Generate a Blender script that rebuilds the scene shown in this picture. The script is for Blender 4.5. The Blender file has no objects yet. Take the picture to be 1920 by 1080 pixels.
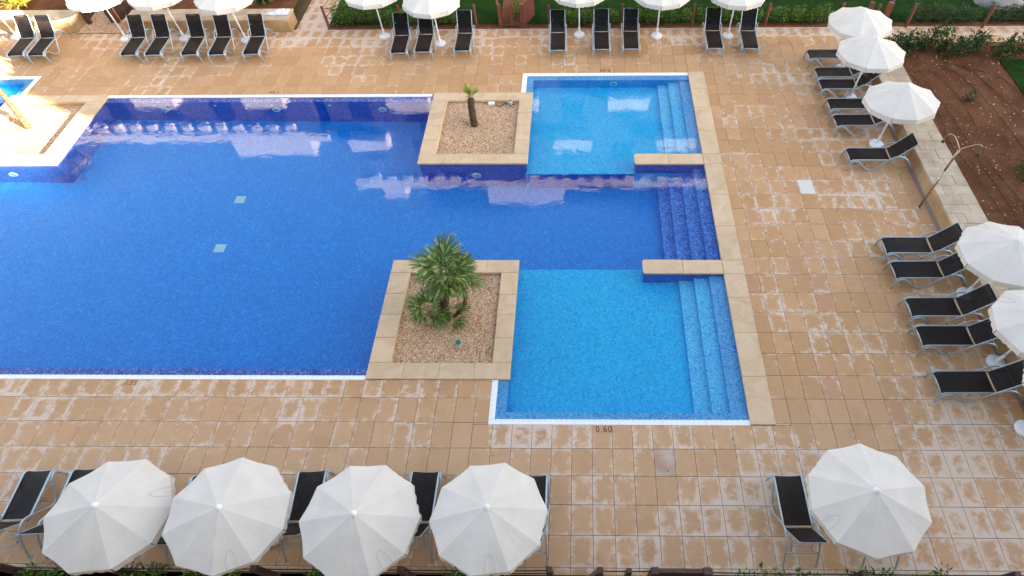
import bpy, math, random
from mathutils import Vector, Matrix

random.seed(11)
S = bpy.context.scene
COL = S.collection
PI = math.pi

# ------------------------------------------------------------------ camera
cam_d = bpy.data.cameras.new('camera')
cam = bpy.data.objects.new('camera', cam_d)
COL.objects.link(cam)
_R = Vector((0.99990115, 0.00930851, -0.01053806))
_U = Vector((-0.00224362, 0.84550275, 0.53396635))
_F = Vector((-0.01388039, 0.53388993, -0.84544005))
cam.matrix_world = Matrix(((_R.x, _U.x, -_F.x, -4.77485), (_R.y, _U.y, -_F.y, -5.13932),
                           (_R.z, _U.z, -_F.z, 11.40261), (0, 0, 0, 1)))
cam_d.sensor_width = 36.0
cam_d.lens = 19.189
cam_d.shift_x = -0.05898
cam_d.shift_y = 0.05656
cam_d.clip_start = 0.1
cam_d.clip_end = 600
S.camera = cam

# ------------------------------------------------------------------ light
SUN_EL = math.radians(17)
SUN_DIR = Vector((0.9 * math.cos(SUN_EL), -0.436 * math.cos(SUN_EL), math.sin(SUN_EL))).normalized()
W = bpy.data.worlds.new('World')
S.world = W
W.use_nodes = True
wn = W.node_tree.nodes
wl = W.node_tree.links
wn.clear()
sky = wn.new('ShaderNodeTexSky')
sky.sky_type = 'NISHITA'
sky.sun_disc = False
sky.sun_elevation = SUN_EL
sky.sun_rotation = math.atan2(SUN_DIR.x, SUN_DIR.y)
sky.air_density = 1.0
sky.dust_density = 2.0
sky.ozone_density = 1.0
hs = wn.new('ShaderNodeHueSaturation')          # desaturated sky: paler, less blue, keeps the open shade near neutral
hs.inputs['Saturation'].default_value = 0.74
bg = wn.new('ShaderNodeBackground')
bg.inputs['Strength'].default_value = 0.06
wo = wn.new('ShaderNodeOutputWorld')
wl.new(sky.outputs[0], hs.inputs['Color'])
wl.new(hs.outputs[0], bg.inputs[0])
wl.new(bg.outputs[0], wo.inputs[0])

sun_d = bpy.data.lights.new('sun', 'SUN')
sun_d.energy = 5.0
sun_d.angle = math.radians(0.5)
sun_d.color = (1.0, 0.84, 0.64)
sun = bpy.data.objects.new('sun', sun_d)
COL.objects.link(sun)
sun.rotation_euler = SUN_DIR.to_track_quat('Z', 'Y').to_euler()
sun.location = (40, -20, 40)

S.view_settings.view_transform = 'Standard'
S.view_settings.look = 'None'
S.view_settings.gamma = 1.0
S.view_settings.exposure = 3.45
S.render.engine = 'CYCLES'
S.cycles.use_denoising = True
S.cycles.max_bounces = 10
S.cycles.transmission_bounces = 6
S.cycles.sample_clamp_indirect = 4.0

# ------------------------------------------------------------------ mesh helpers
class MB:
    def __init__(s):
        s.v = []
        s.f = []
    def vert(s, p):
        s.v.append(tuple(p)); return len(s.v) - 1
    def face(s, pts):
        i = len(s.v); s.v.extend(tuple(p) for p in pts); s.f.append(tuple(range(i, i + len(pts))))
    def box(s, x0, y0, z0, x1, y1, z1, bev=0.0, bottom=True):
        if bev <= 0:
            i = len(s.v)
            s.v += [(x0, y0, z0), (x1, y0, z0), (x1, y1, z0), (x0, y1, z0), (x0, y0, z1), (x1, y0, z1), (x1, y1, z1), (x0, y1, z1)]
            if bottom: s.f.append((i + 3, i + 2, i + 1, i))
            s.f += [(i + 4, i + 5, i + 6, i + 7), (i, i + 1, i + 5, i + 4), (i + 1, i + 2, i + 6, i + 5), (i + 2, i + 3, i + 7, i + 6), (i + 3, i, i + 4, i + 7)]
            return
        b = bev; i = len(s.v)
        s.v += [(x0, y0, z0), (x1, y0, z0), (x1, y1, z0), (x0, y1, z0),
                (x0, y0, z1 - b), (x1, y0, z1 - b), (x1, y1, z1 - b), (x0, y1, z1 - b),
                (x0 + b, y0 + b, z1), (x1 - b, y0 + b, z1), (x1 - b, y1 - b, z1), (x0 + b, y1 - b, z1)]
        if bottom: s.f.append((i + 3, i + 2, i + 1, i))
        for a in range(4):
            c = (a + 1) % 4
            s.f.append((i + a, i + c, i + 4 + c, i + 4 + a))
            s.f.append((i + 4 + a, i + 4 + c, i + 8 + c, i + 8 + a))
        s.f.append((i + 8, i + 9, i + 10, i + 11))
    def tube(s, pts, r, n=8, fx=1.0, fy=1.0, cap=True):
        pts = [Vector(p) for p in pts]
        m = len(pts)
        rs = r if isinstance(r, (list, tuple)) else [r] * m
        t0 = (pts[1] - pts[0]).normalized()
        ref = Vector((0, 0, 1)) if abs(t0.z) < 0.9 else Vector((1, 0, 0))
        nx = t0.cross(ref).normalized()
        rings = []
        for k in range(m):
            if k == 0: t = pts[1] - pts[0]
            elif k == m - 1: t = pts[-1] - pts[-2]
            else: t = (pts[k + 1] - pts[k]).normalized() + (pts[k] - pts[k - 1]).normalized()
            t.normalize()
            nx = (nx - t * nx.dot(t)).normalized()
            ny = t.cross(nx)
            base = len(s.v)
            for a in range(n):
                th = 2 * PI * a / n
                s.v.append(tuple(pts[k] + nx * (math.cos(th) * rs[k] * fx) + ny * (math.sin(th) * rs[k] * fy)))
            rings.append(base)
        for k in range(m - 1):
            for a in range(n):
                b = (a + 1) % n
                s.f.append((rings[k] + a, rings[k] + b, rings[k + 1] + b, rings[k + 1] + a))
        if cap:
            s.f.append(tuple(rings[0] + a for a in range(n))[::-1])
            s.f.append(tuple(rings[-1] + a for a in range(n)))
    def lathe(s, prof, n=24, c=(0, 0, 0)):
        rings = []
        for (r, z) in prof:
            base = len(s.v)
            if r < 1e-6:
                s.v.append((c[0], c[1], c[2] + z)); rings.append((base, 1))
            else:
                for a in range(n):
                    th = 2 * PI * a / n
                    s.v.append((c[0] + r * math.cos(th), c[1] + r * math.sin(th), c[2] + z))
                rings.append((base, n))
        for k in range(len(prof) - 1):
            (b0, n0), (b1, n1) = rings[k], rings[k + 1]
            for a in range(n):
                b = (a + 1) % n
                if n0 == 1 and n1 == 1: continue
                if n0 == 1: s.f.append((b0, b1 + b, b1 + a))
                elif n1 == 1: s.f.append((b0 + a, b0 + b, b1))
                else: s.f.append((b0 + a, b0 + b, b1 + b, b1 + a))
    def mesh(s, name, mat=None, smooth=False):
        me = bpy.data.meshes.new(name)
        me.from_pydata(s.v, [], s.f)
        if mat: me.materials.append(mat)
        if smooth:
            me.polygons.foreach_set('use_smooth', [True] * len(me.polygons))
        me.update()
        return me
    def build(s, name, mat, parent=None, smooth=False, loc=None):
        return link(name, s.mesh(name, mat, smooth), parent, loc)

def link(name, me, parent=None, loc=None):
    o = bpy.data.objects.new(name, me)
    COL.objects.link(o)
    if parent: o.parent = parent
    if loc: o.location = loc
    return o

def tag(o, label=None, cat=None, group=None, kind=None):
    if label: o['label'] = label
    if cat: o['category'] = cat
    if group: o['group'] = group
    if kind: o['kind'] = kind
    return o

def thing(name, label, cat, loc=(0, 0, 0), rz=0.0, group=None):
    o = bpy.data.objects.new(name, None)
    o.empty_display_size = 0.2
    COL.objects.link(o)
    o.location = loc
    o.rotation_euler = (0, 0, rz)
    return tag(o, label, cat, group)

def dup(src, parent=None):
    kids = list(src.children)
    c = src.copy()
    COL.objects.link(c)
    c.parent = parent
    for k in kids: dup(k, c)
    return c

# ------------------------------------------------------------------ material helpers
def new_mat(name):
    m = bpy.data.materials.new(name)
    m.use_nodes = True
    nt = m.node_tree
    return m, nt, nt.nodes['Principled BSDF']

def N(nt, t, **kw):
    n = nt.nodes.new(t)
    for k, v in kw.items():
        if hasattr(n, k): setattr(n, k, v)
    return n

def lk(nt, a, b): nt.links.new(a, b)

def math_node(nt, op, a, b=None, c=None, clamp=False):
    n = nt.nodes.new('ShaderNodeMath')
    n.operation = op
    n.use_clamp = clamp
    for i, x in enumerate((a, b, c)):
        if x is None: continue
        if isinstance(x, (int, float)): n.inputs[i].default_value = x
        else: nt.links.new(x, n.inputs[i])
    return n.outputs[0]

def ramp(nt, fac, stops, interp='LINEAR'):
    n = nt.nodes.new('ShaderNodeValToRGB')
    n.color_ramp.interpolation = interp
    e = n.color_ramp.elements
    while len(e) > 1: e.remove(e[-1])
    e[0].position = stops[0][0]; e[0].color = (*stops[0][1], 1)
    for p, c in stops[1:]:
        k = e.new(p); k.color = (*c, 1)
    nt.links.new(fac, n.inputs[0])
    return n.outputs[0]

def mixc(nt, fac, a, b):
    n = nt.nodes.new('ShaderNodeMix')
    n.data_type = 'RGBA'
    if isinstance(fac, (int, float)): n.inputs[0].default_value = fac
    else: nt.links.new(fac, n.inputs[0])
    for i, x in ((6, a), (7, b)):
        if isinstance(x, tuple): n.inputs[i].default_value = (*x, 1)
        else: nt.links.new(x, n.inputs[i])
    return n.outputs[2]

def noise(nt, vec, scale, detail=4, rough=0.55, dist=0.0):
    n = nt.nodes.new('ShaderNodeTexNoise')
    n.inputs['Scale'].default_value = scale
    n.inputs['Detail'].default_value = detail
    n.inputs['Roughness'].default_value = rough
    n.inputs['Distortion'].default_value = dist
    if vec is not None: nt.links.new(vec, n.inputs['Vector'])
    return n.outputs['Fac']

def bump(nt, h, strength, dist, bsdf):
    n = nt.nodes.new('ShaderNodeBump')
    n.inputs['Strength'].default_value = strength
    n.inputs['Distance'].default_value = dist
    nt.links.new(h, n.inputs['Height'])
    nt.links.new(n.outputs[0], bsdf.inputs['Normal'])

def world_pos(nt):
    return nt.nodes.new('ShaderNodeNewGeometry').outputs['Position']

def simple(name, c1, c2=None, scale=8, rough=0.6, metal=0.0, bmp=0.0, detail=4, bscale=None, objrand=0.0):
    m, nt, b = new_mat(name)
    b.inputs['Roughness'].default_value = rough
    b.inputs['Metallic'].default_value = metal
    if rough > 0.84: b.inputs['Specular IOR Level'].default_value = 0.08
    if c2 is None:
        c2 = tuple(x * 0.82 for x in c1)
    p = world_pos(nt)
    f = noise(nt, p, scale, detail)
    col = ramp(nt, f, [(0.3, c2), (0.7, c1)])
    if objrand:
        oi = nt.nodes.new('ShaderNodeObjectInfo')
        hsv = nt.nodes.new('ShaderNodeHueSaturation')
        v = math_node(nt, 'MULTIPLY_ADD', oi.outputs['Random'], objrand, 1 - objrand / 2)
        lk(nt, v, hsv.inputs['Value'])
        lk(nt, col, hsv.inputs['Color'])
        col = hsv.outputs[0]
    lk(nt, col, b.inputs['Base Color'])
    if bmp:
        bump(nt, noise(nt, p, bscale or scale * 4, 4), bmp, 0.01, b)
    return m

# ---- deck tile: tan stone with pale lime bloom that creeps in from the joints
TX, TY = 0.45, 0.62
def deck_material():
    m, nt, b = new_mat('deck_tile')
    p = world_pos(nt)
    sep = nt.nodes.new('ShaderNodeSeparateXYZ'); lk(nt, p, sep.inputs[0])
    X, Y = sep.outputs[0], sep.outputs[1]
    cx = math_node(nt, 'DIVIDE', X, TX); cy = math_node(nt, 'DIVIDE', Y, TY)
    fx = math_node(nt, 'FRACT', cx); fy = math_node(nt, 'FRACT', cy)
    ix = math_node(nt, 'FLOOR', cx); iy = math_node(nt, 'FLOOR', cy)
    cell = nt.nodes.new('ShaderNodeCombineXYZ'); lk(nt, ix, cell.inputs[0]); lk(nt, iy, cell.inputs[1])
    wn_ = nt.nodes.new('ShaderNodeTexWhiteNoise'); wn_.noise_dimensions = '3D'; lk(nt, cell.outputs[0], wn_.inputs['Vector'])

    sr = nt.nodes.new('ShaderNodeSeparateXYZ'); lk(nt, wn_.outputs['Color'], sr.inputs[0])
    r1, r2, r3 = sr.outputs
    ex = math_node(nt, 'MULTIPLY', math_node(nt, 'MINIMUM', fx, math_node(nt, 'SUBTRACT', 1.0, fx)), TX)
    ey = math_node(nt, 'MULTIPLY', math_node(nt, 'MINIMUM', fy, math_node(nt, 'SUBTRACT', 1.0, fy)), TY)
    e = math_node(nt, 'SMOOTH_MIN', ex, ey, 0.08)
    off = nt.nodes.new('ShaderNodeVectorMath'); off.operation = 'MULTIPLY_ADD'
    lk(nt, wn_.outputs['Color'], off.inputs[0]); off.inputs[1].default_value = (2.2, 2.2, 2.2); lk(nt, p, off.inputs[2])
    n1 = noise(nt, off.outputs[0], 5.5, 6, 0.6, 0.7)      # blotches, different in every tile
    n2 = noise(nt, p, 0.42, 3, 0.5)                       # which parts of the terrace are bleached
    n3 = noise(nt, p, 26, 5, 0.7, 1.5)
    # bleached zones measured on the terrace: near right, top edge, round the loungers
    def ss(v, a, c):
        mr = nt.nodes.new('ShaderNodeMapRange'); mr.interpolation_type = 'SMOOTHSTEP'
        mr.inputs[1].default_value = a; mr.inputs[2].default_value = c
        lk(nt, v, mr.inputs[0]); return mr.outputs[0]
    nearz = math_node(nt, 'MULTIPLY', ss(Y, 0.6, -2.4), ss(X, -9.0, -1.5))
    rightz = math_node(nt, 'MULTIPLY', ss(Y, 5.0, 0.5), ss(X, 0.6, 4.6))
    topz = ss(Y, 14.9, 16.3)
    wallz = math_node(nt, 'MULTIPLY', ss(X, 2.0, 3.6), math_node(nt, 'MULTIPLY', ss(Y, 5.0, 9.0), 0.5))
    z = math_node(nt, 'MAXIMUM', math_node(nt, 'MAXIMUM', nearz, rightz), math_node(nt, 'MAXIMUM', topz, wallz))
    row1 = math_node(nt, 'MULTIPLY', math_node(nt, 'MULTIPLY', ss(Y, 0.60, 0.63), ss(Y, 1.2, 1.1)), ss(X, -6.8, -6.9))
    row2 = math_node(nt, 'MULTIPLY', math_node(nt, 'MULTIPLY', ss(Y, -0.63, -0.61), ss(Y, 0.02, 0.0)), math_node(nt, 'MULTIPLY', ss(X, -6.9, -6.8), ss(X, 0.2, 0.0)))
    nearl = math_node(nt, 'MULTIPLY', math_node(nt, 'MULTIPLY', ss(Y, 1.0, 0.4), ss(X, -8.0, -12.0)), 0.36)
    midr = math_node(nt, 'MULTIPLY', math_node(nt, 'MULTIPLY', ss(X, -0.4, 0.6), ss(Y, 0.8, 2.0)), 0.30)
    z = math_node(nt, 'MAXIMUM', z, math_node(nt, 'MAXIMUM', math_node(nt, 'MULTIPLY', row1, 0.72), math_node(nt, 'MULTIPLY', row2, 0.85)))
    z = math_node(nt, 'MAXIMUM', z, math_node(nt, 'MAXIMUM', nearl, midr))
    val = math_node(nt, 'MULTIPLY', math_node(nt, 'SUBTRACT', n2, 0.60), 1.7)
    val = math_node(nt, 'ADD', val, math_node(nt, 'MULTIPLY', z, 0.50))
    edge = math_node(nt, 'MULTIPLY', math_node(nt, 'SUBTRACT', 0.062, e), 4.2)
    edge = math_node(nt, 'MAXIMUM', edge, -0.40)
    val = math_node(nt, 'ADD', val, edge)
    val = math_node(nt, 'ADD', val, math_node(nt, 'MULTIPLY', math_node(nt, 'SUBTRACT', n1, 0.5), 2.1))
    val = math_node(nt, 'ADD', val, math_node(nt, 'MULTIPLY', math_node(nt, 'SUBTRACT', n3, 0.5), 1.0))
    val = math_node(nt, 'ADD', val, math_node(nt, 'MULTIPLY', math_node(nt, 'SUBTRACT', r1, 0.5), 0.46))
    wmask = ss(val, -0.04, 0.60)
    tan = mixc(nt, r2, (0.455, 0.262, 0.122), (0.56, 0.345, 0.185))
    tan = mixc(nt, math_node(nt, 'MULTIPLY', noise(nt, p, 2.3, 4), 0.6), tan, (0.44, 0.245, 0.11))
    tan = mixc(nt, math_node(nt, 'MULTIPLY', ss(n1, 0.52, 0.32), 0.30), tan, (0.37, 0.205, 0.085))
    tan = mixc(nt, math_node(nt, 'MULTIPLY', ss(n3, 0.5, 0.72), 0.22), tan, (0.36, 0.21, 0.10))
    near_pale = math_node(nt, 'MULTIPLY', ss(Y, 2.0, -1.0), 0.38)  # paler, pinker tan toward the near end of the terrace
    tan = mixc(nt, near_pale, tan, (0.55, 0.37, 0.235))
    damp = ss(noise(nt, p, 1.1, 5, 0.6, 0.8), 0.52, 0.70)
    tan = mixc(nt, math_node(nt, 'MULTIPLY', damp, 0.28), tan, (0.36, 0.205, 0.10))
    odd = math_node(nt, 'GREATER_THAN', r3, 0.965)
    tan = mixc(nt, math_node(nt, 'MULTIPLY', odd, 0.5), tan, (0.44, 0.24, 0.14))
    col = mixc(nt, math_node(nt, 'MULTIPLY', wmask, 0.88), tan, (0.64, 0.52, 0.415))
    lk(nt, col, b.inputs['Base Color'])
    b.inputs['Roughness'].default_value = 0.62
    b.inputs['Specular IOR Level'].default_value = 0.15
    bump(nt, noise(nt, p, 90, 4), 0.25, 0.003, b)
    return m

def mosaic(name, stops, mottle=0.5, bigdark=0.25):
    m, nt, b = new_mat(name)
    p = world_pos(nt)
    def cells(s, off):
        a = nt.nodes.new('ShaderNodeVectorMath'); a.operation = 'MULTIPLY_ADD'
        lk(nt, p, a.inputs[0]); a.inputs[1].default_value = (s, s, s); a.inputs[2].default_value = (off, off, off)
        f = nt.nodes.new('ShaderNodeVectorMath'); f.operation = 'FLOOR'; lk(nt, a.outputs[0], f.inputs[0])
        w = nt.nodes.new('ShaderNodeTexWhiteNoise'); w.noise_dimensions = '3D'; lk(nt, f.outputs[0], w.inputs['Vector'])
        return w.outputs['Value']
    a = cells(40, 0.37); c = cells(17, 0.21)
    f = math_node(nt, 'ADD', math_node(nt, 'MULTIPLY', a, 1 - mottle), math_node(nt, 'MULTIPLY', c, mottle))
    col = ramp(nt, f, stops)
    col = mixc(nt, math_node(nt, 'MULTIPLY', noise(nt, p, 0.9, 3), bigdark), col, tuple(x * 0.55 for x in stops[0][1]))
    lk(nt, col, b.inputs['Base Color'])
    b.inputs['Roughness'].default_value = 0.35
    return m

def leaf_mat(name, dark, mid, light, rough=0.45):
    m, nt, b = new_mat(name)
    g = nt.nodes.new('ShaderNodeNewGeometry')
    col = ramp(nt, g.outputs['Random Per Island'], [(0.0, dark), (0.5, mid), (0.85, light), (1.0, tuple(min(1, x * 1.5) for x in light))])
    lk(nt, col, b.inputs['Base Color'])
    b.inputs['Roughness'].default_value = rough
    b.inputs['Specular IOR Level'].default_value = 0.35
    tr = nt.nodes.new('ShaderNodeBsdfTranslucent'); lk(nt, col, tr.inputs[0])
    mx = nt.nodes.new('ShaderNodeMixShader'); mx.inputs[0].default_value = 0.22
    lk(nt, b.outputs[0], mx.inputs[1]); lk(nt, tr.outputs[0], mx.inputs[2])
    lk(nt, mx.outputs[0], nt.nodes['Material Output'].inputs[0])
    return m

M = {}
M['tile'] = deck_material()
M['grout'] = simple('deck_joint', (0.11, 0.082, 0.06), scale=20, rough=0.9)
M['white_tile'] = simple('pale_replacement_tile', (0.66, 0.62, 0.56), (0.60, 0.56, 0.50), 9, 0.6)
M['drain_tile'] = simple('mauve_cover_tile', (0.50, 0.39, 0.32), (0.36, 0.22, 0.14), 3.4, 0.6)

def coping_material():
    m, nt, b = new_mat('sandstone_coping')
    p = world_pos(nt)
    oi = nt.nodes.new('ShaderNodeObjectInfo')
    off = nt.nodes.new('ShaderNodeVectorMath'); off.operation = 'ADD'
    lk(nt, p, off.inputs[0])
    cmb = nt.nodes.new('ShaderNodeCombineXYZ'); lk(nt, math_node(nt, 'MULTIPLY', oi.outputs['Random'], 50), cmb.inputs[0]); lk(nt, cmb.outputs[0], off.inputs[1])
    f = noise(nt, off.outputs[0], 1.6, 6, 0.6, 1.2)
    col = ramp(nt, f, [(0.25, (0.48, 0.335, 0.185)), (0.5, (0.59, 0.43, 0.265)), (0.75, (0.65, 0.505, 0.35))])
    g = noise(nt, off.outputs[0], 60, 3)
    col = mixc(nt, math_node(nt, 'MULTIPLY', g, 0.25), col, (0.40, 0.27, 0.14))
    gr = noise(nt, p, 4.5, 6, 0.7, 1.0)
    mr_ = nt.nodes.new('ShaderNodeMapRange'); mr_.inputs[1].default_value = 0.55; mr_.inputs[2].default_value = 0.75; lk(nt, gr, mr_.inputs[0])
    col = mixc(nt, math_node(nt, 'MULTIPLY', mr_.outputs[0], 0.35), col, (0.36, 0.28, 0.15))
    pk = noise(nt, off.outputs[0], 2.7, 3)
    col = mixc(nt, math_node(nt, 'MULTIPLY', math_node(nt, 'GREATER_THAN', pk, 0.64), 0.18), col, (0.62, 0.36, 0.24))
    hsv = nt.nodes.new('ShaderNodeHueSaturation')
    lk(nt, math_node(nt, 'MULTIPLY_ADD', oi.outputs['Random'], 0.08, 0.96), hsv.inputs['Value']); lk(nt, col, hsv.inputs['Color'])
    lk(nt, hsv.outputs[0], b.inputs['Base Color'])
    b.inputs['Roughness'].default_value = 0.7
    bump(nt, g, 0.2, 0.004, b)
    return m
M['coping'] = coping_material()
M['wallstone'] = simple('wall_slab_stone', (0.55, 0.44, 0.315), (0.37, 0.28, 0.18), 2.2, 0.75, bmp=0.3, objrand=0.2, bscale=40)
M['wallface'] = simple('wall_face_stone', (0.50, 0.34, 0.17), (0.36, 0.22, 0.10), 2.2, 0.8, bmp=0.3, objrand=0.14, bscale=30)
M['channel'] = simple('drain_channel_stone', (0.30, 0.215, 0.19), (0.24, 0.165, 0.145), 6, 0.7)

def grate_material():
    m, nt, b = new_mat('white_overflow_grating')
    p = world_pos(nt)
    sep = nt.nodes.new('ShaderNodeSeparateXYZ'); lk(nt, p, sep.inputs[0])
    def tri(o, s):
        return math_node(nt, 'ABSOLUTE', math_node(nt, 'SUBTRACT', math_node(nt, 'FRACT', math_node(nt, 'MULTIPLY', o, s)), 0.5))
    d = math_node(nt, 'MAXIMUM', tri(sep.outputs[0], 8.0), tri(sep.outputs[1], 8.0))
    n = noise(nt, p, 5, 4)
    spot = math_node(nt, 'MULTIPLY', math_node(nt, 'LESS_THAN', d, 0.17), math_node(nt, 'MULTIPLY', n, 0.6))
    col = mixc(nt, spot, (0.80, 0.81, 0.82), (0.42, 0.46, 0.50))
    lk(nt, col, b.inputs['Base Color'])
    b.inputs['Roughness'].default_value = 0.4
    return m
M['grate'] = grate_material()

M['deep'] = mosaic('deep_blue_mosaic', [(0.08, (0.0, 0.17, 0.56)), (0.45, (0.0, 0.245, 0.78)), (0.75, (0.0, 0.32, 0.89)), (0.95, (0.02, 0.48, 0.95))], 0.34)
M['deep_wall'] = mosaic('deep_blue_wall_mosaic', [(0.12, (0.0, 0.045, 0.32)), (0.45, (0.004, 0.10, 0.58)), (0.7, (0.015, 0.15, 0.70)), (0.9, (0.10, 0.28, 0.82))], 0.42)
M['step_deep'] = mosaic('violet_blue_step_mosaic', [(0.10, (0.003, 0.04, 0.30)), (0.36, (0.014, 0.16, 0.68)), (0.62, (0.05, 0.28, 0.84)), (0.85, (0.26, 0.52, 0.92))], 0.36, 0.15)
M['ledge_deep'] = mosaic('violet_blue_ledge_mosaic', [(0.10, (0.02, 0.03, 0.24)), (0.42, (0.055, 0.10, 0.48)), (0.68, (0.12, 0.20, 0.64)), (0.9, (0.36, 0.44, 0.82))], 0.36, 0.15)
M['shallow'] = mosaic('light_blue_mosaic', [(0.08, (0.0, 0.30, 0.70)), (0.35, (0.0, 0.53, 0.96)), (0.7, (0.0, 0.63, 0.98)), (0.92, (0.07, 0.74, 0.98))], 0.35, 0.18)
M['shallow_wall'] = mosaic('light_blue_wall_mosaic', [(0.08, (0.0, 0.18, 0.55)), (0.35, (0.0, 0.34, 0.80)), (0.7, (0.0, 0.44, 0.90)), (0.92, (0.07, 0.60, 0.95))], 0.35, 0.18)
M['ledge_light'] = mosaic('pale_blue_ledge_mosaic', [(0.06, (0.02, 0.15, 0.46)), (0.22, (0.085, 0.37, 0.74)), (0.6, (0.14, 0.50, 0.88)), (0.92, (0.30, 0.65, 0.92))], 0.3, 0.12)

M['step_light'] = mosaic('light_blue_step_mosaic', [(0.06, (0.005, 0.20, 0.58)), (0.2, (0.07, 0.52, 0.90)), (0.6, (0.12, 0.66, 0.97)), (0.92, (0.30, 0.80, 0.98))], 0.3, 0.12)
def water_material():
    m, nt, b = new_mat('pool_water')
    nt.nodes.remove(b)
    p = world_pos(nt)
    g = nt.nodes.new('ShaderNodeBsdfGlass')
    g.inputs['Color'].default_value = (0.90, 0.985, 1.0, 1)
    g.inputs['Roughness'].default_value = 0.0
    g.inputs['IOR'].default_value = 1.333
    mp = nt.nodes.new('ShaderNodeMapping'); mp.inputs['Scale'].default_value = (1.0, 1.5, 1.0); lk(nt, p, mp.inputs[0])
    n1 = noise(nt, mp.outputs[0], 1.3, 2, 0.5, 0.6)
    n2 = noise(nt, mp.outputs[0], 7.0, 3, 0.6, 0.3)
    h = math_node(nt, 'ADD', math_node(nt, 'MULTIPLY', n1, 1.0), math_node(nt, 'MULTIPLY', n2, 0.16))
    bu = nt.nodes.new('ShaderNodeBump'); bu.inputs['Strength'].default_value = 0.2; bu.inputs['Distance'].default_value = 0.012
    lk(nt, h, bu.inputs['Height']); lk(nt, bu.outputs[0], g.inputs['Normal'])
    lk(nt, g.outputs[0], nt.nodes['Material Output'].inputs[0])
    return m
M['water'] = water_material()

M['alu'] = simple('silver_blue_aluminium', (0.42, 0.50, 0.56), (0.36, 0.44, 0.50), 12, 0.38, metal=0.55)
M['cream_bar'] = simple('cream_hinge_bar', (0.55, 0.47, 0.33), scale=15, rough=0.5)
def sling_material():
    m, nt, b = new_mat('charcoal_mesh_sling')
    p = world_pos(nt)
    f = noise(nt, p, 3.0, 4)
    col = ramp(nt, f, [(0.3, (0.0026, 0.0029, 0.0045)), (0.7, (0.0060, 0.0060, 0.0084))])
    lk(nt, col, b.inputs['Base Color'])
    b.inputs['Roughness'].default_value = 0.55
    b.inputs['Specular IOR Level'].default_value = 0.14
    tr = nt.nodes.new('ShaderNodeBsdfTransparent')
    mx = nt.nodes.new('ShaderNodeMixShader'); mx.inputs[0].default_value = 0.05
    lk(nt, b.outputs[0], mx.inputs[1]); lk(nt, tr.outputs[0], mx.inputs[2])
    lk(nt, mx.outputs[0], nt.nodes['Material Output'].inputs[0])
    bump(nt, noise(nt, p, 160, 2), 0.3, 0.002, b)
    return m
M['sling'] = sling_material()
M['white_plastic'] = simple('white_plastic', (0.80, 0.82, 0.84), (0.74, 0.77, 0.79), 6, 0.4)
def canopy_material():
    m, nt, b = new_mat('off_white_canvas')
    p = world_pos(nt)
    f = noise(nt, p, 2.2, 4)
    col = ramp(nt, f, [(0.3, (0.71, 0.665, 0.58)), (0.7, (0.79, 0.74, 0.655))])
    lk(nt, col, b.inputs['Base Color'])
    b.inputs['Roughness'].default_value = 0.9
    tr = nt.nodes.new('ShaderNodeBsdfTranslucent'); lk(nt, col, tr.inputs[0])
    mx = nt.nodes.new('ShaderNodeMixShader'); mx.inputs[0].default_value = 0.16
    lk(nt, b.outputs[0], mx.inputs[1]); lk(nt, tr.outputs[0], mx.inputs[2])
    lk(nt, mx.outputs[0], nt.nodes['Material Output'].inputs[0])
    bump(nt, noise(nt, p, 3.2, 4, 0.6, 0.8), 0.35, 0.03, b)
    return m
M['canvas'] = canopy_material()
M['cord'] = simple('grey_cord', (0.42, 0.39, 0.34), scale=30, rough=0.9)
M['post'] = simple('red_brown_timber', (0.215, 0.060, 0.038), (0.135, 0.036, 0.024), 7, 0.65, bmp=0.3, objrand=0.25)
M['dark_post'] = simple('dark_brown_timber', (0.085, 0.040, 0.026), (0.05, 0.024, 0.017), 7, 0.6, bmp=0.3, objrand=0.2)
M['rope'] = simple('black_rope', (0.012, 0.013, 0.016), scale=40, rough=0.8)
M['steel'] = simple('brushed_bronze_steel', (0.50, 0.40, 0.28), (0.38, 0.30, 0.21), 9, 0.28, metal=0.9)
M['black'] = simple('black_rubber', (0.015, 0.017, 0.02), scale=20, rough=0.5)
M['towel'] = simple('white_towel', (0.80, 0.80, 0.82), (0.72, 0.72, 0.75), 14, 0.95, bmp=0.5)
M['marking'] = simple('red_depth_paint', (0.22, 0.022, 0.016), (0.15, 0.014, 0.010), 30, 0.6)
M['green_lens'] = simple('green_lamp_lens', (0.012, 0.20, 0.11), (0.01, 0.13, 0.08), 12, 0.2)
M['grey_plastic'] = simple('grey_plastic', (0.42, 0.44, 0.44), scale=12, rough=0.5)
M['ring'] = simple('pale_cyan_lamp_ring', (0.50, 0.80, 0.86), scale=12, rough=0.3)
M['lens'] = simple('cyan_lamp_glass', (0.10, 0.50, 0.68), scale=12, rough=0.15)
M['pipe'] = simple('dark_drip_pipe', (0.028, 0.012, 0.009), scale=20, rough=0.7)
M['rusty'] = simple('rust_brown_cable', (0.17, 0.06, 0.035), scale=20, rough=0.8)

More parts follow.
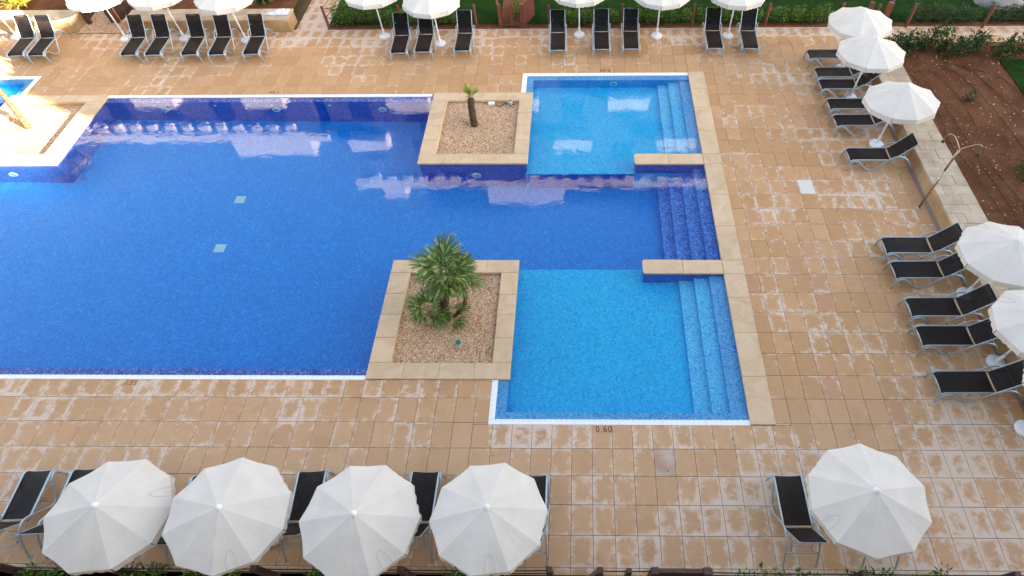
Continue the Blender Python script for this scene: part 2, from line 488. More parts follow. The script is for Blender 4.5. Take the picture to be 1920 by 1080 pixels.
def soil_material():
    m, nt, b = new_mat('red_soil')
    p = world_pos(nt)
    f = noise(nt, p, 1.1, 6, 0.65, 0.4)
    col = ramp(nt, f, [(0.28, (0.082, 0.030, 0.0125)), (0.5, (0.142, 0.060, 0.027)), (0.72, (0.21, 0.105, 0.055))])
    g = noise(nt, p, 34, 4, 0.7)
    col = mixc(nt, math_node(nt, 'MULTIPLY', g, 0.5), col, (0.10, 0.04, 0.022))
    v = nt.nodes.new('ShaderNodeTexVoronoi'); v.inputs['Scale'].default_value = 16; lk(nt, p, v.inputs['Vector'])
    sp = math_node(nt, 'MULTIPLY', math_node(nt, 'LESS_THAN', v.outputs['Distance'], 0.20), math_node(nt, 'GREATER_THAN', noise(nt, p, 9, 2), 0.56))
    col = mixc(nt, math_node(nt, 'MULTIPLY', sp, 0.6), col, (0.40, 0.25, 0.16))
    lk(nt, col, b.inputs['Base Color'])
    b.inputs['Roughness'].default_value = 0.95
    b.inputs['Specular IOR Level'].default_value = 0.05
    bump(nt, math_node(nt, 'ADD', g, math_node(nt, 'MULTIPLY', f, 2.0)), 0.6, 0.02, b)
    return m
M['soil'] = soil_material()

def gravel_material():
    m, nt, b = new_mat('tan_gravel')
    p = world_pos(nt)
    v = nt.nodes.new('ShaderNodeTexVoronoi'); v.inputs['Scale'].default_value = 30; lk(nt, p, v.inputs['Vector'])
    sr = nt.nodes.new('ShaderNodeSeparateXYZ'); lk(nt, v.outputs['Color'], sr.inputs[0])
    col = ramp(nt, sr.outputs[0], [(0.0, (0.22, 0.12, 0.06)), (0.25, (0.50, 0.32, 0.185)), (0.6, (0.64, 0.445, 0.285)), (1.0, (0.76, 0.58, 0.42))])
    dk = ramp(nt, v.outputs['Distance'], [(0.35, (1, 1, 1)), (0.7, (0.45, 0.4, 0.36))])
    mm = nt.nodes.new('ShaderNodeMix'); mm.data_type = 'RGBA'; mm.blend_type = 'MULTIPLY'; mm.inputs[0].default_value = 0.8
    lk(nt, col, mm.inputs[6]); lk(nt, dk, mm.inputs[7])
    col = mixc(nt, math_node(nt, 'MULTIPLY', noise(nt, p, 1.3, 3), 0.3), mm.outputs[2], (0.50, 0.27, 0.10))
    lk(nt, col, b.inputs['Base Color'])
    b.inputs['Roughness'].default_value = 0.9
    b.inputs['Specular IOR Level'].default_value = 0.1
    bump(nt, v.outputs['Distance'], 0.4, 0.008, b)
    return m
M['gravel'] = gravel_material()
def pebble_material():
    m, nt, b = new_mat('pebble_mix')
    g = nt.nodes.new('ShaderNodeNewGeometry')
    lk(nt, ramp(nt, g.outputs['Random Per Island'], [(0.0, (0.16, 0.085, 0.045)), (0.22, (0.48, 0.30, 0.17)), (0.6, (0.66, 0.46, 0.29)), (1.0, (0.80, 0.64, 0.48))]), b.inputs['Base Color'])
    b.inputs['Roughness'].default_value = 0.9
    return m
M['pebble'] = pebble_material()
M['lawn'] = simple('dark_green_lawn', (0.018, 0.058, 0.006), (0.007, 0.026, 0.003), 2.2, 0.95, bmp=0.9, bscale=60, detail=8)
M['blade'] = leaf_mat('grass_blade', (0.008, 0.034, 0.004), (0.016, 0.060, 0.006), (0.036, 0.10, 0.012), 0.9)
M['hedge'] = leaf_mat('hedge_leaf', (0.014, 0.050, 0.006), (0.065, 0.155, 0.018), (0.20, 0.32, 0.04))
M['hedge_dark'] = leaf_mat('dark_hedge_leaf', (0.008, 0.028, 0.008), (0.028, 0.075, 0.016), (0.075, 0.14, 0.03), 0.35)
M['frond'] = leaf_mat('palm_blade', (0.022, 0.060, 0.010), (0.095, 0.165, 0.028), (0.25, 0.31, 0.085), 0.4)
M['frond_y'] = leaf_mat('yellow_green_palm_blade', (0.08, 0.15, 0.014), (0.20, 0.27, 0.035), (0.40, 0.36, 0.07), 0.5)
M['frond_dry'] = leaf_mat('straw_palm_blade', (0.30, 0.22, 0.08), (0.48, 0.38, 0.16), (0.6, 0.5, 0.28), 0.7)
M['strap'] = leaf_mat('strap_leaf', (0.03, 0.07, 0.010), (0.08, 0.16, 0.03), (0.2, 0.28, 0.07), 0.5)
M['strap_y'] = leaf_mat('yellow_strap_leaf', (0.12, 0.14, 0.012), (0.30, 0.30, 0.04), (0.5, 0.46, 0.09), 0.6)
M['bark'] = simple('palm_bark', (0.15, 0.105, 0.065), (0.05, 0.034, 0.022), 22, 0.9, bmp=0.9)
M['twig'] = simple('twig', (0.10, 0.055, 0.03), scale=20, rough=0.9)
M['petiole'] = simple('petiole', (0.10, 0.14, 0.03), (0.15, 0.07, 0.03), 6, 0.5)
M['render_wall'] = simple('cream_render', (0.66, 0.58, 0.48), (0.58, 0.50, 0.41), 1.2, 0.85)
M['render_pink'] = simple('pale_pink_render', (0.84, 0.74, 0.70), (0.80, 0.69, 0.65), 1.2, 0.85)
M['dark_facade'] = simple('dark_facade_render', (0.13, 0.11, 0.10), (0.09, 0.08, 0.075), 1.0, 0.9)  # dark facade tone, lowered to weaken its red reflection in the water
M['window'] = simple('dark_window_glass', (0.03, 0.04, 0.05), scale=3, rough=0.12)
M['roof_tile'] = simple('terracotta_roof', (0.35, 0.16, 0.09), scale=4, rough=0.85)
M['rock'] = simple('pale_grey_rock', (0.30, 0.29, 0.27), (0.20, 0.19, 0.18), 2.2, 0.9, bmp=0.6)
M['earth'] = simple('dry_earth', (0.16, 0.12, 0.07), (0.10, 0.08, 0.04), 0.6, 0.95)

# ------------------------------------------------------------------ rectangles with holes
def subtract(x0, y0, x1, y1, holes):
    """pieces of the rectangle that no hole covers, merged along x"""
    hs_ = [h for h in holes if h[0] < x1 - 1e-6 and h[2] > x0 + 1e-6 and h[1] < y1 - 1e-6 and h[3] > y0 + 1e-6]
    if not hs_: return [(x0, y0, x1, y1)]
    ys = sorted({y0, y1} | {min(max(v, y0), y1) for h in hs_ for v in (h[1], h[3])})
    out = []
    for a, b in zip(ys, ys[1:]):
        if b - a < 1e-4: continue
        m = (a + b) / 2
        segs = [(x0, x1)]
        for h in hs_:
            if h[1] < m < h[3]:
                ns = []
                for s0, s1 in segs:
                    if h[2] <= s0 or h[0] >= s1: ns.append((s0, s1)); continue
                    if h[0] > s0: ns.append((s0, h[0]))
                    if h[2] < s1: ns.append((h[2], s1))
                segs = ns
        out += [(s0, a, s1, b) for s0, s1 in segs if s1 - s0 > 0.02]
    merged = []
    for r in out:
        for k, q in enumerate(merged):
            if abs(q[0] - r[0]) < 1e-6 and abs(q[2] - r[2]) < 1e-6 and abs(q[3] - r[1]) < 1e-6:
                merged[k] = (q[0], q[1], q[2], r[3]); break
        else: merged.append(r)
    return merged

POOL_HOLES = [(-33, 1.09, -9.88, 12.49), (-9.9, 1.10, -6.43, 12.51), (-6.86, -0.05, -0.37, 13.72), (-33, 12.4, -24.47, 13.68)]
BENCH_HOLES = [(-22.52, 16.60, -16.10, 16.8), (-32.2, 16.60, -24.63, 16.8), (-24.63, 16.54, -22.52, 16.8)]
HOLES = POOL_HOLES + BENCH_HOLES

# ------------------------------------------------------------------ ground
gm = MB()
for r in subtract(-90, -70, 80, 110, [(-32.3, -3.5, 15.0, 16.8), (-16.05, 16.7, -14.70, 21.0)]):
    gm.face([(r[0], r[1], -0.06), (r[2], r[1], -0.06), (r[2], r[3], -0.06), (r[0], r[3], -0.06)])
tag(gm.build('ground', M['earth']), kind='structure')

deck = bpy.data.objects.new('pool_deck', None); COL.objects.link(deck); tag(deck, kind='structure')
bm_ = MB()
DECK_RECTS = [(-32.2, -3.24, 5.42, 16.74), (5.42, 14.98, 15.0, 16.74), (-15.98, 16.74, -14.72, 21.0)]
for q in DECK_RECTS:
    for r in subtract(*q, HOLES):
        bm_.face([(r[0], r[1], -0.014), (r[2], r[1], -0.014), (r[2], r[3], -0.014), (r[0], r[3], -0.014)])
bm_.build('joint_bed', M['grout'], deck)

# tiles: the 300 that show largest are parts, the rest one joined part
G = 0.0048
pieces = []
for q in DECK_RECTS:
    i0, i1 = math.floor(q[0] / TX + 1e-6), math.ceil(q[2] / TX - 1e-6)
    j0, j1 = math.floor(q[1] / TY + 1e-6), math.ceil(q[3] / TY - 1e-6)
    for i in range(i0, i1):
        for j in range(j0, j1):
            a = (max(i * TX, q[0]), max(j * TY, q[1]), min((i + 1) * TX, q[2]), min((j + 1) * TY, q[3]))
            if a[2] - a[0] < 0.03 or a[3] - a[1] < 0.03: continue
            for r in subtract(*a, HOLES):
                if r[2] - r[0] < 0.03 or r[3] - r[1] < 0.03: continue
                pieces.append((r, i, j))
CAMP = Vector((-4.775, -5.139, 11.403))
def seen(r):
    p = Vector(((r[0] + r[2]) / 2, (r[1] + r[3]) / 2, 0)) - CAMP
    z = p.dot(_F)
    u = 1073.2 + 1023.4 * p.dot(_R) / z; v = 648.6 - 1023.4 * p.dot(_U) / z
    return -20 < u < 1940 and -20 < v < 1100, z
def rank(t):
    ok, z = seen(t[0])
    area = (t[0][2] - t[0][0]) * (t[0][3] - t[0][1])
    return -(area / z ** 3 * (1 if ok else 1e-4))
SPECIAL = {(4, 12): 'white_tile', (-7, -2): 'drain_tile'}
pieces.sort(key=rank)
full_me = None
rest = MB()
trng = random.Random(5)
n_parts = 0
for r, i, j in pieces:
    hx, hy = (r[2] - r[0]) / 2 - G, (r[3] - r[1]) / 2 - G
    cx, cy = (r[0] + r[2]) / 2, (r[1] + r[3]) / 2
    dz = trng.uniform(-0.0012, 0.0012)
    special = SPECIAL.get((i, j))
    if n_parts < 298 or special:
        full = abs(hx * 2 + 2 * G - TX) < 1e-4 and abs(hy * 2 + 2 * G - TY) < 1e-4
        if full and not special and full_me:
            me = full_me
        else:
            t = MB(); t.box(-hx, -hy, -0.03, hx, hy, 0, bev=0.003, bottom=False)
            me = t.mesh('tile', M[special or 'tile'])
            if full and not special: full_me = me
        o = link('tile', me, deck, (cx, cy, dz))
        if special == 'white_tile': o['label'] = 'plain off-white replacement tile'
        if special == 'drain_tile': o['label'] = 'mauve framed cover tile with a brown stain'
        n_parts += 1
    else:
        rest.box(cx - hx, cy - hy, -0.02 , cx + hx, cy + hy, dz, bev=0.003, bottom=False)
tag(rest.build('tile_field', M['tile'], deck), kind='stuff')

# ------------------------------------------------------------------ the pool
pool = bpy.data.objects.new('swimming_pool', None); COL.objects.link(pool); tag(pool, kind='structure')
DZ, SZ = -1.55, -0.60
def slab(name, mat, x0, y0, z0, x1, y1, z1, bev=0.0):
    m = MB(); m.box(x0, y0, z0, x1, y1, z1, bev); return m.build(name, M[mat], pool)
slab('deep_floor', 'deep', -32, 1.2, DZ - 0.2, -0.9, 12.3, DZ)
slab('shallow_floor', 'shallow', -6.52, 0.1, DZ + 0.003, -0.895, 4.83, SZ)
slab('shallow_floor', 'shallow', -6.52, 8.775, DZ + 0.003, -0.895, 13.5, SZ)
# sides of the shallow floors that look into the deep part
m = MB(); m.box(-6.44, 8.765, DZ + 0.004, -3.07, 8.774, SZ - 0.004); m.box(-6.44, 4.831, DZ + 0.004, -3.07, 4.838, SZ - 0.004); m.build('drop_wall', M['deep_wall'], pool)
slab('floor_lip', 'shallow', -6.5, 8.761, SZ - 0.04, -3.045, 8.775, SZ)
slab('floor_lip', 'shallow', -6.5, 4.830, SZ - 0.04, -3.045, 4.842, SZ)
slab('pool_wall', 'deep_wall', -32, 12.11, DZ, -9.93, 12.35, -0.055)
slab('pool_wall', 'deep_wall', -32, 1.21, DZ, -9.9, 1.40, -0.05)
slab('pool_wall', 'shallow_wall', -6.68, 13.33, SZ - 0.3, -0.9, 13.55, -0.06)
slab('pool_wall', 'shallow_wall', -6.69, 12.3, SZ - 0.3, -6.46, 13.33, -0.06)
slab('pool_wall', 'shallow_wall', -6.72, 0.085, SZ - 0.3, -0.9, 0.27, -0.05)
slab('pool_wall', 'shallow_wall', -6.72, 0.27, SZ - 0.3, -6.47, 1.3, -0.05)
def ledge(mat, x0, y0, x1, y1, z): slab('ledge', mat, x0, y0, z - 0.004, x1, y1, z, 0.003)
ledge('ledge_deep', -32, 12.108, -9.93, 12.35, -0.047)
ledge('ledge_deep', -32, 1.21, -9.9, 1.402, -0.042)
ledge('ledge_light', -6.68, 13.328, -0.9, 13.55, -0.052)
ledge('ledge_light', -6.69, 12.3, -6.458, 13.328, -0.052)
ledge('ledge_light', -6.72, 0.085, -0.9, 0.272, -0.042)
ledge('ledge_light', -6.72, 0.272, -6.468, 1.3, -0.042)
# children's pool at the far left
slab('shallow_floor', 'shallow', -32, 12.36, -0.65, -24.64, 13.49, -0.42)
slab('pool_wall', 'shallow_wall', -32, 13.28, -0.42, -24.64, 13.5, -0.06)
slab('pool_wall', 'shallow_wall', -24.86, 12.36, -0.42, -24.64, 13.28, -0.06)
ledge('ledge_light', -32, 13.278, -24.64, 13.5, -0.052)
ledge('ledge_light', -24.862, 12.36, -24.64, 13.278, -0.052)
# steps
for k, x in enumerate((-2.08, -1.69, -1.30)):
    top = -0.45 + 0.15 * k
    slab('step', 'ledge_light' if k == 2 else 'step_light', x, 0.271, SZ - 0.02 * (k + 1), -0.899 + 0.0005 * k, 4.37, top, 0.006)
for k, x in enumerate((-2.02, -1.645, -1.26)):
    top = -0.45 + 0.15 * k
    slab('step', 'ledge_light' if k == 2 else 'step_light', x, 9.23, SZ - 0.02 * (k + 1), -0.899 + 0.0005 * k, 13.329, top, 0.006)
for k, x in enumerate((-2.30, -1.97, -1.60, -1.23)):
    top = -1.22 + 0.30 * k
    slab('step', 'step_deep', x, 4.82, DZ - 0.02 * (k + 1), -0.899 + 0.0005 * k, 8.78, top, 0.006)
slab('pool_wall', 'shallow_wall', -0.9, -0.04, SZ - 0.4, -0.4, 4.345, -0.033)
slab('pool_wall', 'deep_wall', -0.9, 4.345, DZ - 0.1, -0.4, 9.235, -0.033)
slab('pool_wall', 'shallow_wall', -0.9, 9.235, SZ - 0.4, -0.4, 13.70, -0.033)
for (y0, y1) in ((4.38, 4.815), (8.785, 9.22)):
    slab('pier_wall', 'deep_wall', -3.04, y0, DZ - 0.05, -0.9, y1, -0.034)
# water surface
wm = MB()
def wrect(x0, y0, x1, y1):
    wm.face([(x0, y0, -0.02), (x1, y0, -0.02), (x1, y1, -0.02), (x0, y1, -0.02)])
for r in subtract(-32, 1.21, -9.80, 12.35, [(-24.75, 8.93, -21.53, 12.38)]): wrect(*r)
wrect(-9.80, 4.70, -6.50, 8.93)
wrect(-6.50, 0.085, -0.895, 13.55); wrect(-6.72, 0.085, -6.50, 1.16); wrect(-6.69, 12.45, -6.50, 13.55)
wrect(-32, 12.47, -24.64, 13.5)
wo_ = wm.build('pool_water', M['water']); tag(wo_, kind='structure')

# overflow gratings
grating = bpy.data.objects.new('overflow_grating', None); COL.objects.link(grating); tag(grating, kind='structure')
def grate(x0, y0, x1, y1):
    m = MB()
    L_ = max(x1 - x0, y1 - y0); n = max(1, int(round(L_ / 1.0)))
    for k in range(n):
        if x1 - x0 > y1 - y0:
            a, c = x0 + (x1 - x0) * k / n, x0 + (x1 - x0) * (k + 1) / n
            m.box(a + 0.0015, y0, -0.12, c - 0.0015, y1, 0.002, 0.006)
        else:
            a, c = y0 + (y1 - y0) * k / n, y0 + (y1 - y0) * (k + 1) / n
            m.box(x0, a + 0.0015, -0.12, x1, c - 0.0015, 0.002, 0.006)
    m.build('grating_strip', M['grate'], grating)
grate(-32, 1.09, -9.89, 1.21); grate(-21.42, 12.35, -9.95, 12.49)
grate(-6.86, -0.05, -0.91, 0.085); grate(-6.86, 0.085, -6.72, 1.10)
grate(-6.86, 13.55, -0.87, 13.72); grate(-6.86, 12.50, -6.69, 13.55)
grate(-32, 13.5, -24.47, 13.68); grate(-24.64, 12.47, -24.47, 13.5)

# lamps, inlets and drains set in the pool
def lamp(x, y, z, r, nrm):
    o = bpy.data.objects.new('underwater_light', None); COL.objects.link(o); o.parent = pool; o.location = (x, y, z)
    o.rotation_euler = (PI / 2, 0, 0)
    m = MB(); m.lathe([(r, 0), (r, 0.03), (r * 0.74, 0.045), (r * 0.66, 0.02)], 24); m.build('ring', M['ring'], o, True)
    m = MB(); m.lathe([(r * 0.68, 0.0), (r * 0.66, 0.02), (r * 0.3, 0.035), (0, 0.038)], 20); m.build('lens', M['lens'], o, True)
for x in (-19.45, -15.50, -11.75): lamp(x, 12.105, -0.62, 0.145, 1)
lamp(-8.08, 8.73, -0.62, 0.145, 1); lamp(-3.6, 13.325, -0.30, 0.14, 1); lamp(-23.0, 8.73, -0.62, 0.145, 1)
inlet = MB(); inlet.lathe([(0.05, 0), (0.05, 0.02), (0.03, 0.03), (0.018, 0.008), (0, 0.008)], 16)
inlet_me = inlet.mesh('inlet_nozzle', M['ring'], True)
for x in (-19.75, -17.6, -16.45, -15.6, -13.55, -11.55):
    o = link('inlet_nozzle', inlet_me, pool, (x, 12.108, -0.30)); o.rotation_euler = (PI / 2, 0, 0)
dr = MB(); dr.box(-0.16, -0.16, 0, 0.16, 0.16, 0.02, 0.01)
for k in range(5): dr.box(-0.12, -0.12 + k * 0.052, 0.02, 0.12, -0.09 + k * 0.052, 0.03)
dr_me = dr.mesh('floor_drain', M['ring'])
for x, y in ((-15.75, 8.15), (-15.70, 6.1)): link('floor_drain', dr_me, pool, (x, y, DZ))

# coping on the right side with its two piers, in separate slabs
coping = thing('pool_coping', 'long raised sandstone coping along the right pool edge with two piers', 'coping', (0, 0, 0))
def cslab(x0, y0, x1, y1, name='coping_slab', parent=None, z1=0.034, bev=0.012, z0=-0.03):
    m = MB(); cx, cy = (x0 + x1) / 2, (y0 + y1) / 2
    m.box(x0 - cx, y0 - cy, z0, x1 - cx, y1 - cy, z1, bev)
    return m.build(name, M['coping'], parent or coping, loc=(cx, cy, 0))
ys = [-0.04, 1.2, 2.45, 3.55, 4.345, 4.82, 6.1, 7.4, 8.75, 9.23, 10.4, 11.6, 12.7, 13.72]
for a, b in zip(ys, ys[1:]): cslab(-0.925 + 0.006 * (a / 13), a + 0.0015, -0.36, b - 0.0015)
for y0, y1 in ((4.35, 4.835), (8.755, 9.24)):
    cslab(-2.0 + 0.003, y0 + 0.002, -0.93, y1 - 0.002)
    # rounded pier end
    m = MB(); r_ = 0.07; pts = []
    for (cx, cy, a0) in ((-3.08 + r_, y1 - 0.002 - r_, PI / 2), (-3.08 + r_, y0 + 0.002 + r_, PI)):
        for k in range(6):
            a = a0 + k * PI / 10; pts.append((cx + r_ * math.cos(a), cy + r_ * math.sin(a)))
    pts += [(-2.003, y0 + 0.002), (-2.003, y1 - 0.002)]
    m.face([(x, y, 0.034) for x, y in pts])
    for k in range(len(pts)):
        x0, yy0 = pts[k]; x1, yy1 = pts[(k + 1) % len(pts)]
        m.face([(x0, yy0, -0.03), (x1, yy1, -0.03), (x1, yy1, 0.034), (x0, yy0, 0.034)])
    m.build('coping_slab', M['coping'], coping)

# ------------------------------------------------------------------ planters
prng = random.Random(3)
def pebbles(x0, y0, x1, y1, z, n, rmin, rmax):
    m = MB()
    for _ in range(n):
        x, y = prng.uniform(x0, x1), prng.uniform(y0, y1); r = prng.uniform(rmin, rmax); a = prng.uniform(0, PI)
        b = len(m.v); c, s = math.cos(a) * r, math.sin(a) * r; h = r * prng.uniform(0.5, 0.9)
        m.v += [(x + c, y + s, z), (x - s * 0.7, y + c * 0.7, z), (x - c, y - s, z), (x + s * 0.7, y - c * 0.7, z), (x + r * 0.1, y, z + h)]
        m.f += [(b, b + 1, b + 4), (b + 1, b + 2, b + 4), (b + 2, b + 3, b + 4), (b + 3, b, b + 4)]
    return m
def planter(label, X0, Y0, X1, Y1, wall_mat, gz=-0.075, bw=(0.53, 0.46, 0.45, 0.45)):
    t = thing('stone_planter', label, 'planter', (0, 0, 0), group='planters standing in the pool')
    l, r, b, tp = bw
    k = MB(); k.box(X0 + 0.05, Y0 + 0.05, DZ, X1 - 0.05, Y0 + 0.25, -0.032); k.box(X0 + 0.05, Y1 - 0.25, DZ, X1 - 0.05, Y1 - 0.05, -0.032)
    k.box(X0 + 0.05, Y0 + 0.25, DZ, X0 + 0.25, Y1 - 0.25, -0.032); k.box(X1 - 0.25, Y0 + 0.25, DZ, X1 - 0.05, Y1 - 0.25, -0.032)
    k.build('planter_wall', M[wall_mat], t)
    xi0, xi1, yi0, yi1 = X0 + l + 0.012, X1 - r - 0.012, Y0 + b + 0.012, Y1 - tp - 0.012
    k = MB(); k.box(xi0 - 0.1, yi0 - 0.1, -0.3, xi1 + 0.1, yi0 - 0.02, -0.037); k.box(xi0 - 0.1, yi1 + 0.02, -0.3, xi1 + 0.1, yi1 + 0.1, -0.037)
    k.box(xi0 - 0.1, yi0 - 0.02, -0.3, xi0 - 0.02, yi1 + 0.02, -0.037); k.box(xi1 + 0.02, yi0 - 0.02, -0.3, xi1 + 0.1, yi1 + 0.02, -0.037)
    k.build('inner_curb', M['wallface'], t)
    def row(x0, y0, x1, y1, horiz):
        n = 4
        cuts = [0] + sorted((q + prng.uniform(-0.06, 0.06)) / n for q in range(1, n)) + [1]
        for a, c in zip(cuts, cuts[1:]):
            if horiz: cslab(x0 + (x1 - x0) * a + 0.001, y0, x0 + (x1 - x0) * c - 0.001, y1, 'border_slab', t, 0.04, 0.014, -0.035)
            else: cslab(x0, y0 + (y1 - y0) * a + 0.001, x1, y0 + (y1 - y0) * c - 0.001, 'border_slab', t, 0.04, 0.014, -0.035)
    row(X0, Y0, X1, Y0 + b, True); row(X0, Y1 - tp, X1, Y1, True)
    row(X0, Y0 + b + 0.002, X0 + l, Y1 - tp - 0.002, False); row(X1 - r, Y0 + b + 0.002, X1, Y1 - tp - 0.002, False)
    k = MB(); a, c = X0 + l - 0.1, X1 - r + 0.1
    nx = 24
    g0 = len(k.v)
    for yy in range(nx + 1):
        for xx in range(nx + 1):
            px_, py_ = a + (c - a) * xx / nx, Y0 + b - 0.1 + (Y1 - tp - Y0 - b + 0.2) * yy / nx
            k.v.append((px_, py_, gz + 0.012 * math.sin(px_ * 3.1) * math.cos(py_ * 2.3) + prng.uniform(-0.004, 0.004)))
    for yy in range(nx):
        for xx in range(nx):
            i = g0 + yy * (nx + 1) + xx
            k.f.append((i, i + 1, i + nx + 2, i + nx + 1))
    k.build('gravel_bed', M['gravel'], t, True)
    pb = pebbles(X0 + l + 0.02, Y0 + b + 0.02, X1 - r - 0.02, Y1 - tp - 0.02, gz, 5200, 0.009, 0.022).build('gravel', M['pebble'], t)
    pb['kind'] = 'stuff'
    return t
planter('square sandstone planter with a small single-stem palm and tan gravel', -9.90, 8.80, -6.43, 12.51, 'deep_wall')
planter('square sandstone planter holding the bushy fan palm, nearest the viewer', -9.90, 1.10, -6.44, 4.825, 'deep_wall')
planter('sunlit sandstone planter at the left edge with bleached gravel', -24.88, 8.80, -21.40, 12.45, 'deep_wall', -0.12, (0.53, 0.62, 0.50, 0.38))

# ------------------------------------------------------------------ walls and benches in slabs
wrng = random.Random(8)
def slab_box(parent, name, mat, x0, y0, z0, x1, y1, z1, bev=0.006):
    m = MB(); cx, cy = (x0 + x1) / 2, (y0 + y1) / 2
    m.box(x0 - cx, y0 - cy, z0, x1 - cx, y1 - cy, z1, bev)
    return m.build(name, M[mat], parent, loc=(cx, cy, 0))
def bench(label, X0, X1, Y0, Y1, H, along='x', cat='wall', name='stone_bench', z0=-0.05):
    t = thing(name, label, cat, (0, 0, 0))
    m = MB(); m.box(X0 + 0.03, Y0 + 0.03, z0, X1 - 0.03, Y1 - 0.03, H - 0.06); m.build('core', M['wallface'], t)
    L0, L1, D0, D1 = (X0, X1, Y0, Y1) if along == 'x' else (Y0, Y1, X0, X1)
    a = L0
    while a < L1 - 0.05:
        c = min(L1, a + wrng.uniform(0.34, 0.42) * (1.5 if along == 'x' else 1))
        if L1 - c < 0.2: c = L1
        cut = wrng.choice([0.33, 0.45, 0.58, 0.66])
        parts = [D0, D0 + (D1 - D0) * cut, D1]
        if wrng.random() < 0.35: parts.insert(1, D0 + (D1 - D0) * cut * 0.5)
        for p0, p1 in zip(parts, parts[1:]):
            dz = wrng.uniform(-0.004, 0.004)
            if along == 'x': slab_box(t, 'slab', 'wallstone', a + 0.003, p0 + 0.003, H - 0.055, c - 0.003, p1 - 0.003, H + dz)
            else: slab_box(t, 'slab', 'wallstone', p0 + 0.003, a + 0.003, H - 0.055, p1 - 0.003, c - 0.003, H + dz)
        a = c
    # facing stones on the pool side
    a = L0
    while a < L1 - 0.05:
        c = min(L1, a + wrng.uniform(0.7, 1.0))
        if L1 - c < 0.3: c = L1
        if along == 'x': slab_box(t, 'stone', 'wallface', a + 0.004, Y0 - 0.004, 0.0, c - 0.004, Y0 + 0.03, H - 0.058, 0.004)
        else: slab_box(t, 'stone', 'wallface', X0 - 0.004, a + 0.004, 0.0, X0 + 0.03, c - 0.004, H - 0.058, 0.004)
        a = c
    return t
bench('low stone bench wall with the white towel lying on its right end', -22.52, -16.10, 16.62, 17.48, 0.44)
bench('low stone bench wall at far left, partly lit by the sun', -32.2, -24.63, 16.62, 17.48, 0.44)
bench('long stone-topped retaining wall between the terrace and the red soil bed', 5.43, 6.46, -3.4, 14.35, 0.42, 'y', 'wall', 'stone_wall')
ch = MB(); ch.box(5.30, -3.4, -0.01, 5.425, 14.9, 0.005); tag(ch.build('drain_channel', M['channel']), kind='structure')

# ------------------------------------------------------------------ planted ground
def terrain(name, mat, x0, y0, x1, y1, z, step=0.25, amp=0.03, seed=0):
    nx, ny = max(2, int((x1 - x0) / step)), max(2, int((y1 - y0) / step))
    m = MB(); rr = random.Random(seed)
    for j in range(ny + 1):
        for i in range(nx + 1):
            x, y = x0 + (x1 - x0) * i / nx, y0 + (y1 - y0) * j / ny
            edge = 0 if i in (0, nx) or j in (0, ny) else 1
            m.v.append((x, y, z + edge * amp * (math.sin(x * 2.1 + seed) * math.cos(y * 1.7) + rr.uniform(-0.6, 0.6)) ))
    for j in range(ny):
        for i in range(nx):
            a = j * (nx + 1) + i
            m.f.append((a, a + 1, a + nx + 2, a + nx + 1))
    o = m.build(name, M[mat], None, True)
    return tag(o, kind='structure')
def curb(x0, y0, x1, y1, z0, z1, mat='soil'):
    m = MB(); m.box(x0, y0, z0, x1, y1, z1); return m
terrain('soil_bed', 'soil', 6.46, -3.4, 16.0, 14.95, 0.36, 0.10, 0.03, 4)
cb = curb(5.45, 14.36, 6.46, 14.94, -0.05, 0.36); cb.box(6.46, 14.93, -0.05, 16.0, 14.97, 0.33)
tag(cb.build('soil_edge', M['soil']), kind='structure')
terrain('soil_strip', 'soil', -14.72, 16.75, 15.5, 17.02, 0.02, 0.1, 0.012, 7)
terrain('lawn', 'lawn', -14.72, 17.02, 15.5, 27, 0.03, 0.3, 0.015, 2)
terrain('lawn', 'lawn', 9.95, 9.0, 16.0, 13.75, 0.405, 0.3, 0.01, 5)
terrain('soil_patch', 'soil', -7.95, 16.76, -6.95, 21, 0.085, 0.2, 0.012, 9)
terrain('soil_bank', 'soil', -32, 17.49, -24.8, 27, 0.40, 0.2, 0.03, 12)
terrain('soil_bank', 'soil', -22.6, 17.49, -16.12, 27, 0.40, 0.2, 0.03, 13)
terrain('gravel_gap', 'gravel', -24.62, 16.55, -22.53, 19.0, 0.01, 0.2, 0.01, 14)
pb = pebbles(-24.6, 16.57, -22.55, 18.2, 0.01, 3500, 0.012, 0.028).build('gravel', M['pebble']); tag(pb, kind='stuff')
cb = curb(-14.72, 16.742, 15.4, 16.775, -0.05, 0.035); tag(cb.build('timber_edging', M['post']), kind='structure')

st = MB()
for _ in range(1500):
    x, y = prng.uniform(6.55, 11.5), prng.uniform(-1, 14.2); r = prng.choice([0.008, 0.011, 0.014, 0.02, 0.032])
    if x > 9.9 and y > 9: continue
    b = len(st.v); z = 0.375; a = prng.uniform(0, PI); c, s_ = math.cos(a) * r, math.sin(a) * r
    st.v += [(x + c, y + s_, z), (x - s_ * 0.7, y + c * 0.7, z), (x - c, y - s_, z), (x + s_ * 0.7, y - c * 0.7, z), (x, y, z + r * 0.9)]
    st.f += [(b, b + 1, b + 4), (b + 1, b + 2, b + 4), (b + 2, b + 3, b + 4), (b + 3, b, b + 4)]
tag(st.build('stones', M['pebble']), kind='stuff')

